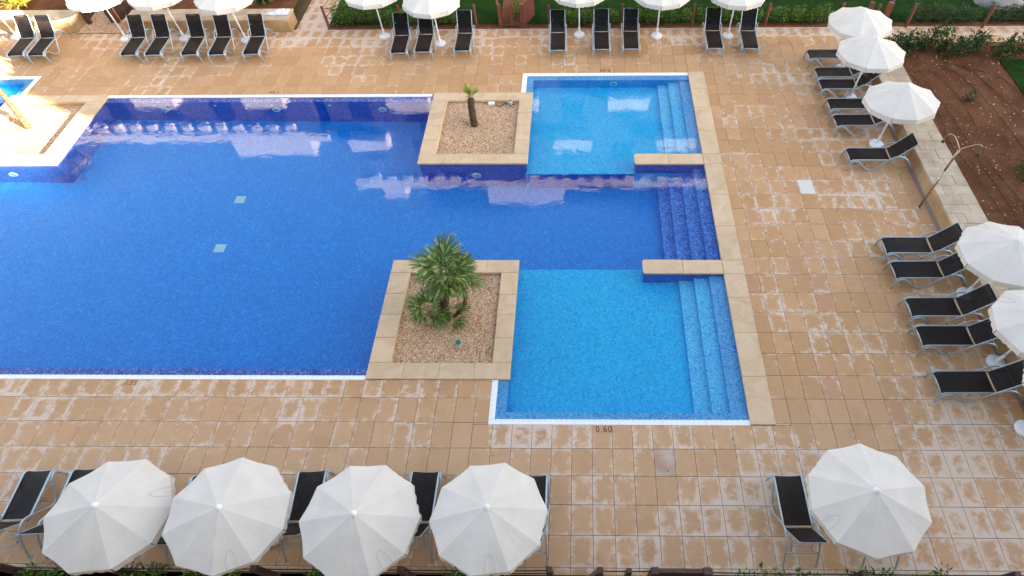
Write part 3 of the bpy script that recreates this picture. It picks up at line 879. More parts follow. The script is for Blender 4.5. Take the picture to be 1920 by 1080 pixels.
# grass blades on the part of the lawn near the terrace
gb = MB()
grng = random.Random(21)
def blade(x, y, z, h):
    a = grng.uniform(0, 2 * PI); w = 0.006; dx, dy = math.cos(a) * w, math.sin(a) * w
    lx, ly = grng.uniform(-0.03, 0.03), grng.uniform(-0.03, 0.03)
    gb.face([(x - dx, y - dy, z), (x + dx, y + dy, z), (x + lx, y + ly, z + h)])
for _ in range(34000):
    y = 16.95 + 3.9 * grng.random() ** 1.3; x = grng.uniform(-14.6, 14)
    if -7.95 < x < -6.95: continue
    blade(x, y, 0.05, grng.uniform(0.03, 0.075))
for _ in range(3500): blade(grng.uniform(9.98, 12.5), grng.uniform(10.2, 13.7), 0.40, grng.uniform(0.03, 0.06))
tag(gb.build('grass', M['blade']), kind='stuff')

# drip irrigation lines on the soil bed
drip = thing('drip_irrigation', 'thin dark irrigation pipes curving over the red soil bed', 'pipe', (0, 0, 0))
def smooth(pts, n=8):
    P = [Vector(p) for p in pts]; P = [P[0] * 2 - P[1]] + P + [P[-1] * 2 - P[-2]]
    out = []
    for k in range(1, len(P) - 2):
        for i in range(n):
            t = i / n
            out.append(0.5 * ((2 * P[k]) + (P[k + 1] - P[k - 1]) * t + (2 * P[k - 1] - 5 * P[k] + 4 * P[k + 1] - P[k + 2]) * t * t + (3 * P[k] - P[k - 1] - 3 * P[k + 1] + P[k + 2]) * t ** 3))
    out.append(P[-2]); return out
drips = [[(6.75, 13.0), (7.4, 13.25), (8.1, 13.5), (8.6, 13.3), (9.0, 12.2), (9.3, 10.5), (9.5, 7), (9.6, 3)],
         [(7.25, 13.2), (7.6, 12.4), (7.75, 11.2), (7.7, 9.8), (7.45, 8.4), (7.7, 6.6), (7.75, 4), (7.8, 0)],
         [(7.9, 13.4), (8.3, 12.6), (8.6, 11.2), (8.75, 9.3), (8.7, 7.0), (8.8, 4), (8.9, 1)],
         [(6.6, 12.9), (6.8, 11.6), (6.75, 10.2), (6.62, 9.2), (6.85, 8.0), (6.95, 6.6), (7.1, 4), (7.0, 0)],
         [(8.5, 13.35), (9.6, 12.6), (9.85, 11.0), (9.8, 9.2)],
         [(7.0, 12.3), (7.15, 10.4), (7.2, 8.6), (7.3, 6.8), (7.35, 5.6), (7.5, 3)],
         [(6.7, 6.3), (7.2, 6.35), (7.7, 6.6)]]
for d in drips:
    m = MB(); m.tube(smooth([(x, y, 0.392) for x, y in d]), 0.008, 6); m.build('drip_pipe', M['pipe'], drip, True)

# ------------------------------------------------------------------ foliage
def leaves(m, rng, cx, cy, cz, rx, ry, rz, n, size, clumps=None):
    """leaf quads gathered in clumps inside an uneven volume"""
    if clumps is None: clumps = max(4, n // 26)
    cs = []
    while len(cs) < clumps:
        u = Vector((rng.uniform(-1, 1), rng.uniform(-1, 1), rng.uniform(-0.75, 1)))
        if u.length > 1: continue
        cs.append((Vector((cx + u.x * rx, cy + u.y * ry, cz + u.z * rz)), rng.uniform(0.6, 1.3)))
    per = max(3, n // len(cs))
    cr = min(rx, ry, rz) * 0.55
    for c, k in cs:
        for _ in range(per):
            d = Vector((rng.gauss(0, 1), rng.gauss(0, 1), rng.gauss(0.35, 0.8))).normalized()
            p = c + d * cr * k * rng.uniform(0.2, 1.0)
            L = size * rng.uniform(0.7, 1.35); wd = L * rng.uniform(0.34, 0.5)
            out = (d + Vector((rng.uniform(-.6, .6), rng.uniform(-.6, .6), rng.uniform(-.2, .8)))).normalized()
            side = out.cross(Vector((rng.uniform(-1, 1), rng.uniform(-1, 1), rng.uniform(-1, 1)))).normalized()
            mid = p + out * L * 0.45
            m.face([p, mid + side * wd * 0.5, p + out * L - Vector((0, 0, L * 0.12)), mid - side * wd * 0.5])
def twigs(m, rng, cx, cy, z0, rx, ry, h, n):
    for _ in range(n):
        bx, by = cx + rng.uniform(-.7, .7) * rx, cy + rng.uniform(-.6, .6) * ry
        tx_, ty_ = bx + rng.uniform(-.25, .25), by + rng.uniform(-.2, .2)
        m.tube([(bx, by, z0), ((bx + tx_) / 2 + rng.uniform(-.04, .04), (by + ty_) / 2, z0 + h * 0.5), (tx_, ty_, z0 + h * rng.uniform(.75, 1))], [0.012, 0.009, 0.005], 5)
def shrub(name, label, cat, cx, cy, z0, rx, ry, h, n, size, mat, seed, group=None, ntw=6):
    rng = random.Random(seed)
    t = thing(name, label, cat, (cx, cy, z0), group=group)
    m = MB(); leaves(m, rng, 0, 0, h * 0.52, rx, ry, h * 0.5, n, size); tag(m.build('foliage', M[mat], t), kind='stuff')
    m = MB(); twigs(m, rng, 0, 0, 0, rx, ry, h * 0.85, ntw); tag(m.build('stems', M['twig'], t, True), kind='stuff')
    return t
HG = 'low hedges behind the far rope fence'
for (x0, x1, y, rx_h, lab, mt, sd) in (
        (-14.5, -12.2, 17.10, 0.62, 'leafy hedge beside the corner post at the path, left of the white parasol pole', 'hedge', 1),
        (-12.0, -9.2, 17.02, 0.50, 'low leafy hedge behind the three loungers left of the small gate', 'hedge', 2),
        (-5.8, -3.3, 17.02, 0.50, 'leafy hedge directly behind the first far lounger right of the small gate', 'hedge', 3),
        (-3.0, -0.6, 17.02, 0.52, 'leafy hedge behind the pole of the parasol facing the pool corner', 'hedge', 4),
        (-0.3, 2.2, 17.02, 0.52, 'leafy hedge behind the two last loungers of the far row', 'hedge', 5),
        (2.55, 5.0, 17.02, 0.56, 'bright green hedge right of the last far loungers, left of the parasols', 'hedge', 6),
        (7.9, 10.5, 16.98, 0.58, 'dark hedge along the back of the right path between two posts', 'hedge_dark', 7),
        (10.9, 13.6, 17.02, 0.56, 'dark hedge in the far right corner below the pale rock', 'hedge_dark', 8)):
    cx = (x0 + x1) / 2; hw = (x1 - x0) / 2
    t = thing('hedge', lab, 'hedge', (cx, y, 0.03), group=HG)
    rng = random.Random(100 + sd)
    m = MB()
    k = 7
    for q in range(k):
        leaves(m, rng, -hw + (q + 0.5) * 2 * hw / k + rng.uniform(-.1, .1), rng.uniform(-.06, .1), rx_h * 0.5, hw / k * 1.15, 0.26, rx_h * rng.uniform(.40, .62), 620, 0.06)
    tag(m.build('foliage', M[mt], t), kind='stuff')
    m = MB(); twigs(m, rng, 0, 0, 0, hw, 0.2, rx_h * 0.9, 18); tag(m.build('stems', M['twig'], t, True), kind='stuff')
shrub('shrub', 'loose shrub climbing between the path and the lawn behind the corner post', 'shrub', -14.0, 18.3, 0.05, 0.6, 0.9, 0.7, 1500, 0.06, 'hedge', 31)
shrub('shrub', 'straggly shrub growing between the posts of the small gate', 'shrub', -7.4, 17.5, 0.09, 0.35, 0.5, 0.5, 520, 0.06, 'hedge', 32)

for k, (x, y, rx, ry, h, n, lab) in enumerate((
        (6.75, 14.30, 0.75, 0.36, 0.62, 1250, 'broad shrub beside the post next to the parasol canopy, leftmost at the soil bed'),
        (7.75, 14.40, 0.50, 0.34, 0.80, 900, 'taller pale green shrub, second from the parasol at the soil bed'),
        (8.45, 14.05, 0.42, 0.34, 0.58, 640, 'small shrub leaning over the soil, in the middle of the right hedge row'),
        (9.25, 14.30, 0.52, 0.34, 0.66, 820, 'round shrub just left of the post in the right hedge row'),
        (10.15, 13.95, 0.44, 0.34, 0.55, 640, 'dark low shrub at the foot of the right-hand path post'),
        (11.2, 14.30, 0.58, 0.36, 0.85, 1000, 'tall dark shrub right of the path post, at the right edge'))):
    shrub('shrub', lab, 'shrub', x, y, 0.36, rx, ry, h, n, 0.10, 'hedge_dark', 50 + k, 'shrubs between the right path and the soil bed', 8)
shrub('shrub', 'tiny lone green shrub in the middle of the red soil bed', 'shrub', 7.95, 11.45, 0.37, 0.22, 0.20, 0.26, 260, 0.055, 'hedge_dark', 70)
shrub('shrub', 'dense dark bluish-green bush on the red soil at the right edge', 'shrub', 8.25, 7.75, 0.37, 0.42, 0.46, 0.42, 1500, 0.05, 'hedge_dark', 71)
for k, (x, rx, h, n, lab) in enumerate((
        (-15.0, 0.45, 0.62, 420, 'green shrub top peeking over the near fence, leftmost'),
        (-13.1, 0.45, 0.60, 420, 'green shrub top below the leftmost near parasol'),
        (-11.7, 0.75, 0.62, 620, 'green shrub top between the two leftmost near parasols at the bottom edge'),
        (-9.5, 0.55, 0.60, 480, 'green shrub top just left of the third near parasol at the bottom edge'),
        (-6.9, 0.75, 0.68, 700, 'green shrub top below the fourth near parasol'),
        (-1.15, 1.05, 0.74, 1000, 'large bright shrub at the bottom edge beside the near gate, below a lounger'),
        (0.85, 0.55, 0.62, 460, 'green shrub top below the single parasol at bottom right'),
        (1.95, 0.45, 0.60, 380, 'small green shrub top right of the single bottom parasol'))):
    shrub('shrub', lab, 'shrub', x, -3.46, -0.05, rx, 0.27, h * 1.08, int(n * 1.5), 0.085, 'hedge', 80 + k, 'shrubs behind the near fence', 6)

def strap_plant(label, x, y, z, mat, n, L, seed):
    rng = random.Random(seed)
    t = thing('strap_leaf_plant', label, 'plant', (x, y, z))
    m = MB()
    for _ in range(n):
        a = rng.uniform(0, 2 * PI); tilt = rng.uniform(0.15, 1.2); l = L * rng.uniform(.7, 1.1); w = 0.018
        d = Vector((math.cos(a) * math.sin(tilt), math.sin(a) * math.sin(tilt), math.cos(tilt))); s_ = Vector((-math.sin(a), math.cos(a), 0)) * w
        b = Vector((rng.uniform(-.18, .18), rng.uniform(-.18, .18), 0)); p1 = b + d * l * 0.55; p2 = b + d * l * 0.95 + Vector((0, 0, -l * 0.22 * math.sin(tilt)))
        m.face([b - s_ * .6, b + s_ * .6, p1 + s_, p1 - s_]); m.face([p1 - s_, p1 + s_, p2])
    tag(m.build('foliage', M[mat], t), kind='stuff')
strap_plant('spiky green strap-leaved plant behind the stone bench', -17.5, 18.15, 0.40, 'strap', 420, 0.95, 1)
strap_plant('spiky green strap-leaved plant nearer the parasol behind the bench', -18.5, 18.6, 0.40, 'strap', 320, 0.9, 2)
strap_plant('sunlit yellow strap-leaved plant in the far left corner', -27.3, 18.0, 0.40, 'strap_y', 420, 0.85, 3)

# ------------------------------------------------------------------ palms
def fan_mesh(name, mat, petiole, R, nb, spread, droop, seed, stiff=0.25):
    rng = random.Random(seed)
    m = MB()
    tip = Vector((0, petiole, petiole * 0.10))
    w = 0.012
    m.face([(-w, 0, 0), (w, 0, 0), (w * .7, petiole, tip.z), (-w * .7, petiole, tip.z)])
    for k in range(nb):
        a = -spread + 2 * spread * k / (nb - 1) + rng.uniform(-.03, .03)
        L = R * (1 - 0.22 * abs(a / spread) ** 2) * rng.uniform(.9, 1.05)
        d = Vector((math.sin(a), math.cos(a), 0)); s_ = Vector((math.cos(a), -math.sin(a), 0))
        z1 = stiff * 0.12 + 0.015 * (k % 2); dr_ = droop * rng.uniform(.7, 1.3)
        p0 = tip; p1 = tip + d * L * .5 + Vector((0, 0, z1 * R - dr_ * .12 * R)); p2 = tip + d * L * .85 + Vector((0, 0, z1 * R - dr_ * .5 * R)); p3 = tip + d * L * 1.0 + Vector((0, 0, z1 * R - dr_ * .85 * R))
        w1 = L * 0.030; w2 = L * 0.021
        m.face([p0, p1 + s_ * w1, p1 - s_ * w1])
        m.face([p1 - s_ * w1, p1 + s_ * w1, p2 + s_ * w2, p2 - s_ * w2])
        m.face([p2 - s_ * w2, p2 + s_ * w2, p3])
    return m.mesh(name, mat)
def put_frond(t, me, at_, az, pitch, roll=0, s=1.0):
    o = link('frond', me, t, at_)
    o.rotation_euler = (Matrix.Rotation(az, 4, 'Z') @ Matrix.Rotation(pitch, 4, 'X') @ Matrix.Rotation(roll, 4, 'Y')).to_euler()
    o.scale = (s, s, s)
def trunk_mesh(pts, rs, seed):
    rng = random.Random(seed); m = MB()
    P = smooth(pts, 7); n = len(P)
    rr = [rs[0] + (rs[1] - rs[0]) * k / (n - 1) + rng.uniform(-.006, .008) for k in range(n)]
    m.tube(P, rr, 12)
    for k in range(1, n - 1):                       # old leaf bases
        for q in range(7):
            a = rng.uniform(0, 2 * PI); r = rr[k]
            b = P[k] + Vector((math.cos(a) * r * .95, math.sin(a) * r * .95, 0)); o = Vector((math.cos(a), math.sin(a), 0.9)).normalized()
            s_ = Vector((-math.sin(a), math.cos(a), 0)) * 0.02
            m.face([b - s_, b + s_, b + o * 0.05])
    return m
fan_a = fan_mesh('frond', M['frond'], 0.38, 0.56, 46, 1.9, 0.28, 1)
fan_b = fan_mesh('frond', M['frond'], 0.32, 0.48, 40, 1.8, 0.55, 2)
palm = thing('fan_palm', 'bushy multi-stem fan palm growing in the near gravel planter', 'palm tree', (-8.18, 2.9, -0.08))
trunk_mesh([(0, 0, 0), (0.05, 0.02, .6), (0.2, 0.06, 1.15), (0.30, 0.10, 1.66)], (0.085, 0.075), 4).build('trunk', M['bark'], palm, True)
trunk_mesh([(0.15, 0.1, 0), (0.42, 0.22, .25), (0.52, 0.34, .62), (0.50, 0.42, .95)], (0.045, 0.04), 5).build('trunk', M['rusty'], palm, True)
trunk_mesh([(-0.1, -0.05, 0), (-0.3, -0.1, .2), (-0.36, -0.08, .42)], (0.045, 0.04), 6).build('trunk', M['rusty'], palm, True)
frng = random.Random(9)
for k in range(13):
    ring = k % 3
    put_frond(palm, fan_a if ring < 2 else fan_b, (0.30, 0.10, 1.70), k * 2.39996 + frng.uniform(-.2, .2), (0.78, 0.40, 0.0)[ring] + frng.uniform(-.12, .12), frng.uniform(-.5, .5), frng.uniform(.85, 1.1))
for k in range(4):
    put_frond(palm, fan_b, (0.30, 0.10, 1.70), k * 1.62 + 0.3, 1.22, frng.uniform(-.4, .4), frng.uniform(.62, .8))
for k in range(8):
    put_frond(palm, fan_b, (0.50, 0.42, 0.96), k * 2.39996 + 0.7, (0.75, 0.2)[k % 2] + frng.uniform(-.15, .15), frng.uniform(-.5, .5), frng.uniform(.6, .8))
for k in range(8):
    put_frond(palm, fan_a, (-0.36, -0.08, 0.44), k * 2.39996, (0.9, 0.3)[k % 2] + frng.uniform(-.15, .15), frng.uniform(-.4, .4), frng.uniform(.65, .88))
for k in range(4):
    put_frond(palm, fan_b, (0.16, -0.05, 0.16), k * 1.7 + 2.2, 0.35 + frng.uniform(-.1, .1), frng.uniform(-.4, .4), frng.uniform(.6, .8))
palm = thing('young_palm', 'small young palm with a stubby bare trunk in the far planter', 'palm tree', (-8.32, 10.85, -0.08))
trunk_mesh([(0, 0, 0), (-0.01, 0.0, .35), (0.0, 0.01, .7), (0.03, 0.02, .96)], (0.125, 0.095), 7).build('trunk', M['bark'], palm, True)
fan_y = fan_mesh('frond', M['frond_y'], 0.16, 0.30, 16, 1.0, 0.1, 5, 0.4)
for k in range(8):
    put_frond(palm, fan_y, (0.03, 0.02, 0.96), k * 2.39996 + .9, (1.25, 0.8, 0.35)[k % 3], frng.uniform(-.3, .3), frng.uniform(0.95, 1.2))
palm = thing('dry_palm', 'leaning sunlit palm with straw-coloured fronds at the left edge', 'palm tree', (-23.52, 10.85, -0.12))
trunk_mesh([(0, 0, 0), (0.02, 0.08, .6), (0.0, 0.20, 1.2), (-0.08, 0.30, 1.95)], (0.10, 0.075), 8).build('trunk', M['bark'], palm, True)
fan_d = fan_mesh('frond', M['frond_dry'], 0.42, 0.50, 26, 1.3, 0.7, 6)
for k in range(13):
    put_frond(palm, fan_d, (-0.08, 0.30, 1.97), k * 2.39996, (0.9, 0.4, -0.05)[k % 3], frng.uniform(-.4, .4), frng.uniform(.85, 1.1))

# lamps, box and cable in the planters
def spot(label, x, y, rz):
    t = thing('spotlight', label, 'garden light', (x, y, -0.075), rz)
    m = MB(); m.lathe([(0.02, 0), (0.02, 0.09)], 10); m.build('spike', M['black'], t)
    m = MB(); m.lathe([(0.0, 0.0), (0.05, 0.0), (0.075, 0.05), (0.08, 0.15), (0.065, 0.15)], 16)
    h = m.build('housing', M['grey_plastic'], t, True, (0, 0, 0.07)); h.rotation_euler = (0.35, 0, 0)
    m = MB(); m.lathe([(0.067, 0.142), (0.0, 0.148)], 16); l = m.build('lens', M['green_lens'], h)
spot('white garden spotlight with green lens on gravel below the fan palm', -7.78, 2.12, 0.3)
spot('green-lensed garden spotlight in the far planter corner', -7.20, 11.85, 2.6)
t = thing('junction_box', 'small white junction box on gravel behind the young palm', 'box', (-7.85, 11.96, -0.06))
m = MB(); m.box(-0.11, -0.06, 0, 0.11, 0.06, 0.07, 0.01); m.build('body', M['white_plastic'], t)
m = MB(); m.box(-0.10, -0.05, 0.071, 0.10, 0.05, 0.08, 0.004); m.build('lid', M['white_plastic'], t)
m = MB(); m.tube(smooth([(-7.76, 11.93, -0.05), (-7.55, 11.85, -0.055), (-7.4, 12.0, -0.055), (-7.24, 11.98, -0.055), (-7.02, 11.95, -0.05)]), 0.012, 6)
tag(m.build('cable', M['rusty'], None, True), 'rusty brown cable lying on gravel beside the far spotlight', 'cable')
m = MB(); m.tube(smooth([(-8.25, 3.4, -0.06), (-8.75, 3.3, -0.055), (-9.02, 3.0, -0.055), (-8.85, 2.75, -0.055), (-8.5, 2.7, -0.06)]), 0.010, 6)
tag(m.build('cable', M['rusty'], None, True), 'dark drip cable looping on gravel left of the fan palm', 'cable')

# ------------------------------------------------------------------ sun loungers
LEN = 2.06
def tube_side():
    return smooth([(0.02, 0, 0.0), (0.035, 0, 0.17), (0.075, 0, 0.31), (0.17, 0, 0.345), (0.30, 0, 0.29), (0.48, 0, 0.14), (0.63, 0, 0.035), (0.74, 0, 0.018),
                   (0.87, 0, 0.075), (1.05, 0, 0.27), (1.20, 0, 0.43), (1.34, 0, 0.51), (1.50, 0, 0.50), (1.66, 0, 0.42), (1.82, 0, 0.26), (1.95, 0, 0.10), (2.03, 0, 0.0)], 5)
BA = math.radians(50)
def make_lounger():
    t = thing('sun_lounger', '', 'sun lounger')
    for s in (-1, 1):
        m = MB(); m.tube([(s * 0.325, p[0], max(0.0, p[2])) for p in tube_side()], 0.020, 10, 1.4, 0.85); m.build('side_tube', M['alu'], t, True)
    for s in (-1, 1):
        m = MB(); m.tube(smooth([(s * 0.283, 0.015, 0.22), (s * 0.283, 0.03, 0.30), (s * 0.283, 0.085, 0.352), (s * 0.283, 0.2, 0.362), (s * 0.283, 0.8, 0.358), (s * 0.283, 1.26, 0.36)], 4), 0.018, 10, 1.3, 1.0); m.build('seat_rail', M['alu'], t, True)
    m = MB(); m.tube([(-0.33, 0.045, 0.30), (0.33, 0.045, 0.30)], 0.017, 8); m.build('front_bar', M['alu'], t, True)
    m = MB(); m.tube([(-0.28, 1.245, 0.350), (0.28, 1.245, 0.350)], 0.012, 8); m.build('hinge_bar', M['cream_bar'], t, True)
    def sling(name, P, side):
        m = MB(); n = 6
        for k, (y, z) in enumerate(P):
            for i in range(n + 1):
                x = -side + 2 * side * i / n
                m.v.append((x, y, z - 0.014 * (1 - (x / side) ** 2)))
        for k in range(len(P) - 1):
            for i in range(n):
                a = k * (n + 1) + i; m.f.append((a, a + 1, a + n + 2, a + n + 1))
        return m.build(name, M['sling'], t, True)
    sling('seat_sling', [(0.035, 0.318), (0.06, 0.345), (0.11, 0.362), (0.4, 0.362), (0.8, 0.358), (1.215, 0.36)], 0.272)
    hy, hz = 1.275, 0.355
    def bp(d, off=0.0): return (hy + d * math.cos(BA) - off * math.sin(BA), hz + d * math.sin(BA) + off * math.cos(BA))
    sling('back_sling', [bp(0.0, .004), bp(0.25, -.004), bp(0.5, -.004), bp(0.735, .004)], 0.262)
    m = MB()
    m.tube(smooth([(-0.272, *bp(-0.02)), (-0.272, *bp(0.35)), (-0.272, *bp(0.70)), (-0.258, *bp(0.738)), (-0.22, *bp(0.75)), (0.22, *bp(0.75)), (0.258, *bp(0.738)), (0.272, *bp(0.70)), (0.272, *bp(0.35)), (0.272, *bp(-0.02))], 4), 0.014, 8)
    m.build('back_frame', M['alu'], t, True)
    m = MB(); m.tube([(-0.235, *bp(0.742, .012)), (0.235, *bp(0.742, .012))], 0.016, 8); m.build('top_hem', M['sling'], t, True)
    m = MB(); m.tube([(-0.325, 1.80, 0.27), (0.325, 1.80, 0.27)], 0.014, 8); m.build('cross_bar', M['alu'], t, True)
    for s in (-1, 1):
        m = MB(); c, d = bp(0.42, -0.02)
        m.tube([(s * 0.20, c, d), (s * 0.20, 1.66, 0.30), (s * 0.20, 1.78, 0.285)], 0.009, 6)
        for q in range(4): m.box(s * 0.20 - 0.006, 1.60 + q * 0.045, 0.30, s * 0.20 + 0.006, 1.615 + q * 0.045, 0.325)
        m.build('back_strut', M['alu'], t, True)
    m = MB(); m.tube([(-0.20, 1.66, 0.30), (0.20, 1.66, 0.30)], 0.009, 6); m.build('strut_bar', M['alu'], t, True)
    return t
lounger0 = make_lounger()
GF, GR, GN = 'sun loungers in the row along the far edge', 'sun loungers backed against the right wall', 'sun loungers along the near edge'
LOUNGERS = [
    (-27.15, 14.44, 95.5, .93, GF, 'overexposed lounger cut off by the left edge of the photo'),
    (-25.62, 14.44, 95.5, .93, GF, 'lounger with sunlit back, left one of the touching pair at far left'),
    (-24.86, 14.44, 94.7, .93, GF, 'lounger with slatted shadows behind its back, right one of the far left pair'),
    (-21.40, 14.44, 94.0, .93, GF, 'dark lounger beside the gravel gap, first of five in front of the stone bench'),
    (-20.50, 14.44, 92.8, .93, GF, 'dark lounger second from left of the five at the stone bench'),
    (-19.15, 14.44, 94.2, .93, GF, 'dark lounger with a sunlit side rail, middle of the five at the stone bench'),
    (-18.14, 14.44, 93.8, .93, GF, 'dark lounger fourth of the five at the stone bench'),
    (-16.87, 14.46, 93.4, .93, GF, 'dark lounger in front of the towel end of the stone bench'),
    (-11.44, 14.48, 92.6, .93, GF, 'dark lounger left of the two poles, first after the path corner post'),
    (-10.57, 14.55, 91.0, .93, GF, 'dark lounger whose back top is hidden by a parasol canopy, beside its pole'),
    (-9.12, 14.61, 90.4, .93, GF, 'dark lounger standing alone just left of the small timber gate'),
    (-5.61, 14.62, 91.0, .93, GF, 'dark lounger standing alone right of the small timber gate'),
    (-4.00, 14.66, 90.3, .93, GF, 'dark lounger between a parasol base and a red post, left of a close pair'),
    (-2.93, 14.68, 88.9, .93, GF, 'dark lounger right beside the red fence post, right of a close pair'),
    (0.13, 14.69, 88.6, .93, GF, 'dark lounger left of the last parasol base of the far row'),
    (1.41, 14.67, 86.9, .93, GF, 'last dark lounger of the far row, right of the final parasol base'),
    (3.37, 14.22, 0.0, .99, GR, 'lounger farthest back at the right wall, mostly under two parasols'),
    (3.39, 13.10, 0.0, .99, GR, 'lounger under the middle parasol of three, second from the back wall corner'),
    (3.37, 12.40, 0.3, .99, GR, 'lounger crossed by a parasol pole, third from the back at the right wall'),
    (3.39, 11.30, 0.0, .99, GR, 'lounger with a parasol base seen through its seat, fourth from the back'),
    (3.39, 10.43, 0.5, .99, GR, 'lounger half hidden by the lowest of three parasols, fifth from the back'),
    (3.38, 8.78, 0.0, .99, GR, 'fully visible lounger standing alone between three parasols and the shower'),
    (3.38, 5.06, -0.2, .99, GR, 'uppermost lounger of the group right below the shower'),
    (3.37, 4.20, 0.6, .99, GR, 'second lounger below the shower, its head under a parasol rim'),
    (3.39, 3.00, 0.5, .99, GR, 'lounger between two white parasol bases, third below the shower'),
    (3.37, 2.15, 0.2, .99, GR, 'fourth lounger below the shower, its head under the ruffled parasol edge'),
    (3.36, 0.88, 0.6, .99, GR, 'lounger nearest the viewer at the right wall, cut by the right edge'),
    (-16.21, -1.27, -86.6, .865, GN, 'uncovered lounger at the bottom left edge of the photo'),
    (-15.20, -1.23, -86.6, .865, GN, 'lounger second from bottom left, partly under the leftmost parasol'),
    (-14.05, -1.25, -87.2, .865, GN, 'lounger almost fully hidden under the leftmost near parasol'),
    (-12.60, -1.36, -88.0, .865, GN, 'lounger under the second near parasol with a white towel on it'),
    (-10.39, -1.25, -86.2, .865, GN, 'lounger showing between the second and third near parasols'),
    (-9.45, -1.24, -88.0, .865, GN, 'lounger hidden under the third near parasol, only its foot corner out'),
    (-8.00, -1.25, -90.6, .865, GN, 'lounger showing between the third and fourth near parasols'),
    (-7.03, -1.30, -90.0, .865, GN, 'lounger hidden under the left half of the fourth near parasol'),
    (-5.74, -1.32, -90.0, .865, GN, 'lounger sticking out right of the fourth near parasol'),
    (-0.47, -1.29, -89.9, .865, GN, 'uncovered lounger left of the single parasol at bottom right'),
    (1.07, -1.31, -90.0, .865, GN, 'lounger hidden beneath the single parasol at bottom right, legs showing')]
lrng = random.Random(17)
for k, (x, y, h, sc, g, lab) in enumerate(LOUNGERS):
    o = lounger0 if k == 0 else dup(lounger0)
    o.location = (x, y, 0); o.rotation_euler = (0, 0, math.radians(h - 90)); o.scale = (1, sc, 1)
    o['label'] = lab; o['group'] = g
    da = math.radians(lrng.uniform(-4, 3))
    hp = Vector((0, 1.275, 0.355)); rot = Matrix.Rotation(da, 3, 'X')
    for c in o.children:
        if c.name.split('.')[0] in ('back_sling', 'back_frame', 'top_hem'):
            c.rotation_euler = (da, 0, 0); c.location = hp - rot @ hp

# towels
def towel(label, x, y, z, pts, seed, rz=0):
    rng = random.Random(seed); m = MB(); n = 12
    for j in range(n + 1):
        for i in range(n + 1):
            u, v = i / n, j / n
            px_ = (pts[0][0] * (1 - u) + pts[1][0] * u) * (1 - v) + (pts[3][0] * (1 - u) + pts[2][0] * u) * v
            py_ = (pts[0][1] * (1 - u) + pts[1][1] * u) * (1 - v) + (pts[3][1] * (1 - u) + pts[2][1] * u) * v
            m.v.append((px_ + rng.uniform(-.015, .015), py_ + rng.uniform(-.015, .015), 0.012 + 0.07 * abs(math.sin(u * 9 + v * 4)) * rng.uniform(.4, 1) * (0 if (i in (0, n) or j in (0, n)) else 1)))
    for j in range(n):
        for i in range(n):
            a = j * (n + 1) + i; m.f.append((a, a + 1, a + n + 2, a + n + 1))
    o = m.build('towel', M['towel'], None, True, (x, y, z)); o.rotation_euler = (0, 0, rz)
    return tag(o, label, 'towel')
towel('crumpled white towel on the right end of the stone bench', -16.48, 17.12, 0.445, [(-0.62, -0.16), (0.32, -0.14), (0.30, 0.28), (-0.12, 0.26)], 1)
towel('white towel lying over the lounger between the two leftmost near parasols', -12.92, -2.52, 0.62, [(-0.22, -0.18), (0.20, -0.18), (0.20, 0.20), (-0.22, 0.20)], 2)

# ------------------------------------------------------------------ parasols
NP = 10
CR, DROP, HUBZ, VAL = 1.045, 0.40, 2.04, 0.135
def canopy_mesh():
    m = MB(); rings = [0.0, 0.10, 0.3, 0.5, 0.7, 0.86, 1.0]; sub = 4; na = NP * sub
    m.v.append((0, 0, 0))
    for r in rings[1:]:
        for a in range(na):
            th = 2 * PI * a / na; f = (a % sub) / sub; mid = math.sin(PI * f)
            rad = CR * r * (1 - 0.026 * mid * r ** 2.2) * (math.cos(PI / NP) / math.cos(((th + PI / NP) % (2 * PI / NP)) - PI / NP) if False else 1 - 0.035 * mid)
            z = -DROP * (r ** 1.10) - 0.022 * mid * r * (1 - 0.2 * r)
            m.v.append((rad * math.cos(th), rad * math.sin(th), z))
    for a in range(na):
        m.f.append((0, 1 + a, 1 + (a + 1) % na))
    for k in range(len(rings) - 2):
        for a in range(na):
            b = (a + 1) % na; i = 1 + k * na; j = i + na
            m.f.append((i + a, j + a, j + b, i + b))
    return m.mesh('canopy', M['canvas'])
def flap_mesh():
    m = MB(); n = 10; rng = random.Random(4)
    for row in range(3):
        for k in range(n + 1):
            f = k / n; th = 2 * PI / NP * (0.012 + 0.976 * f); mid = math.sin(PI * f)
            rad = CR * (1 - 0.026 * mid) * (1 - 0.035 * mid)
            z = -DROP - 0.022 * mid * 0.8
            q = row / 2
            rad += 0.006 * q + 0.013 * math.sin(k * 2.1) * q
            z -= VAL * q * (1 - 0.10 * abs(math.sin(f * PI * 5)) * q)
            m.v.append((rad * math.cos(th), rad * math.sin(th), z))
    for row in range(2):
        for k in range(n):
            a = row * (n + 1) + k; m.f.append((a, a + n + 1, a + n + 2, a + 1))
    return m.mesh('valance_flap', M['canvas'], True)
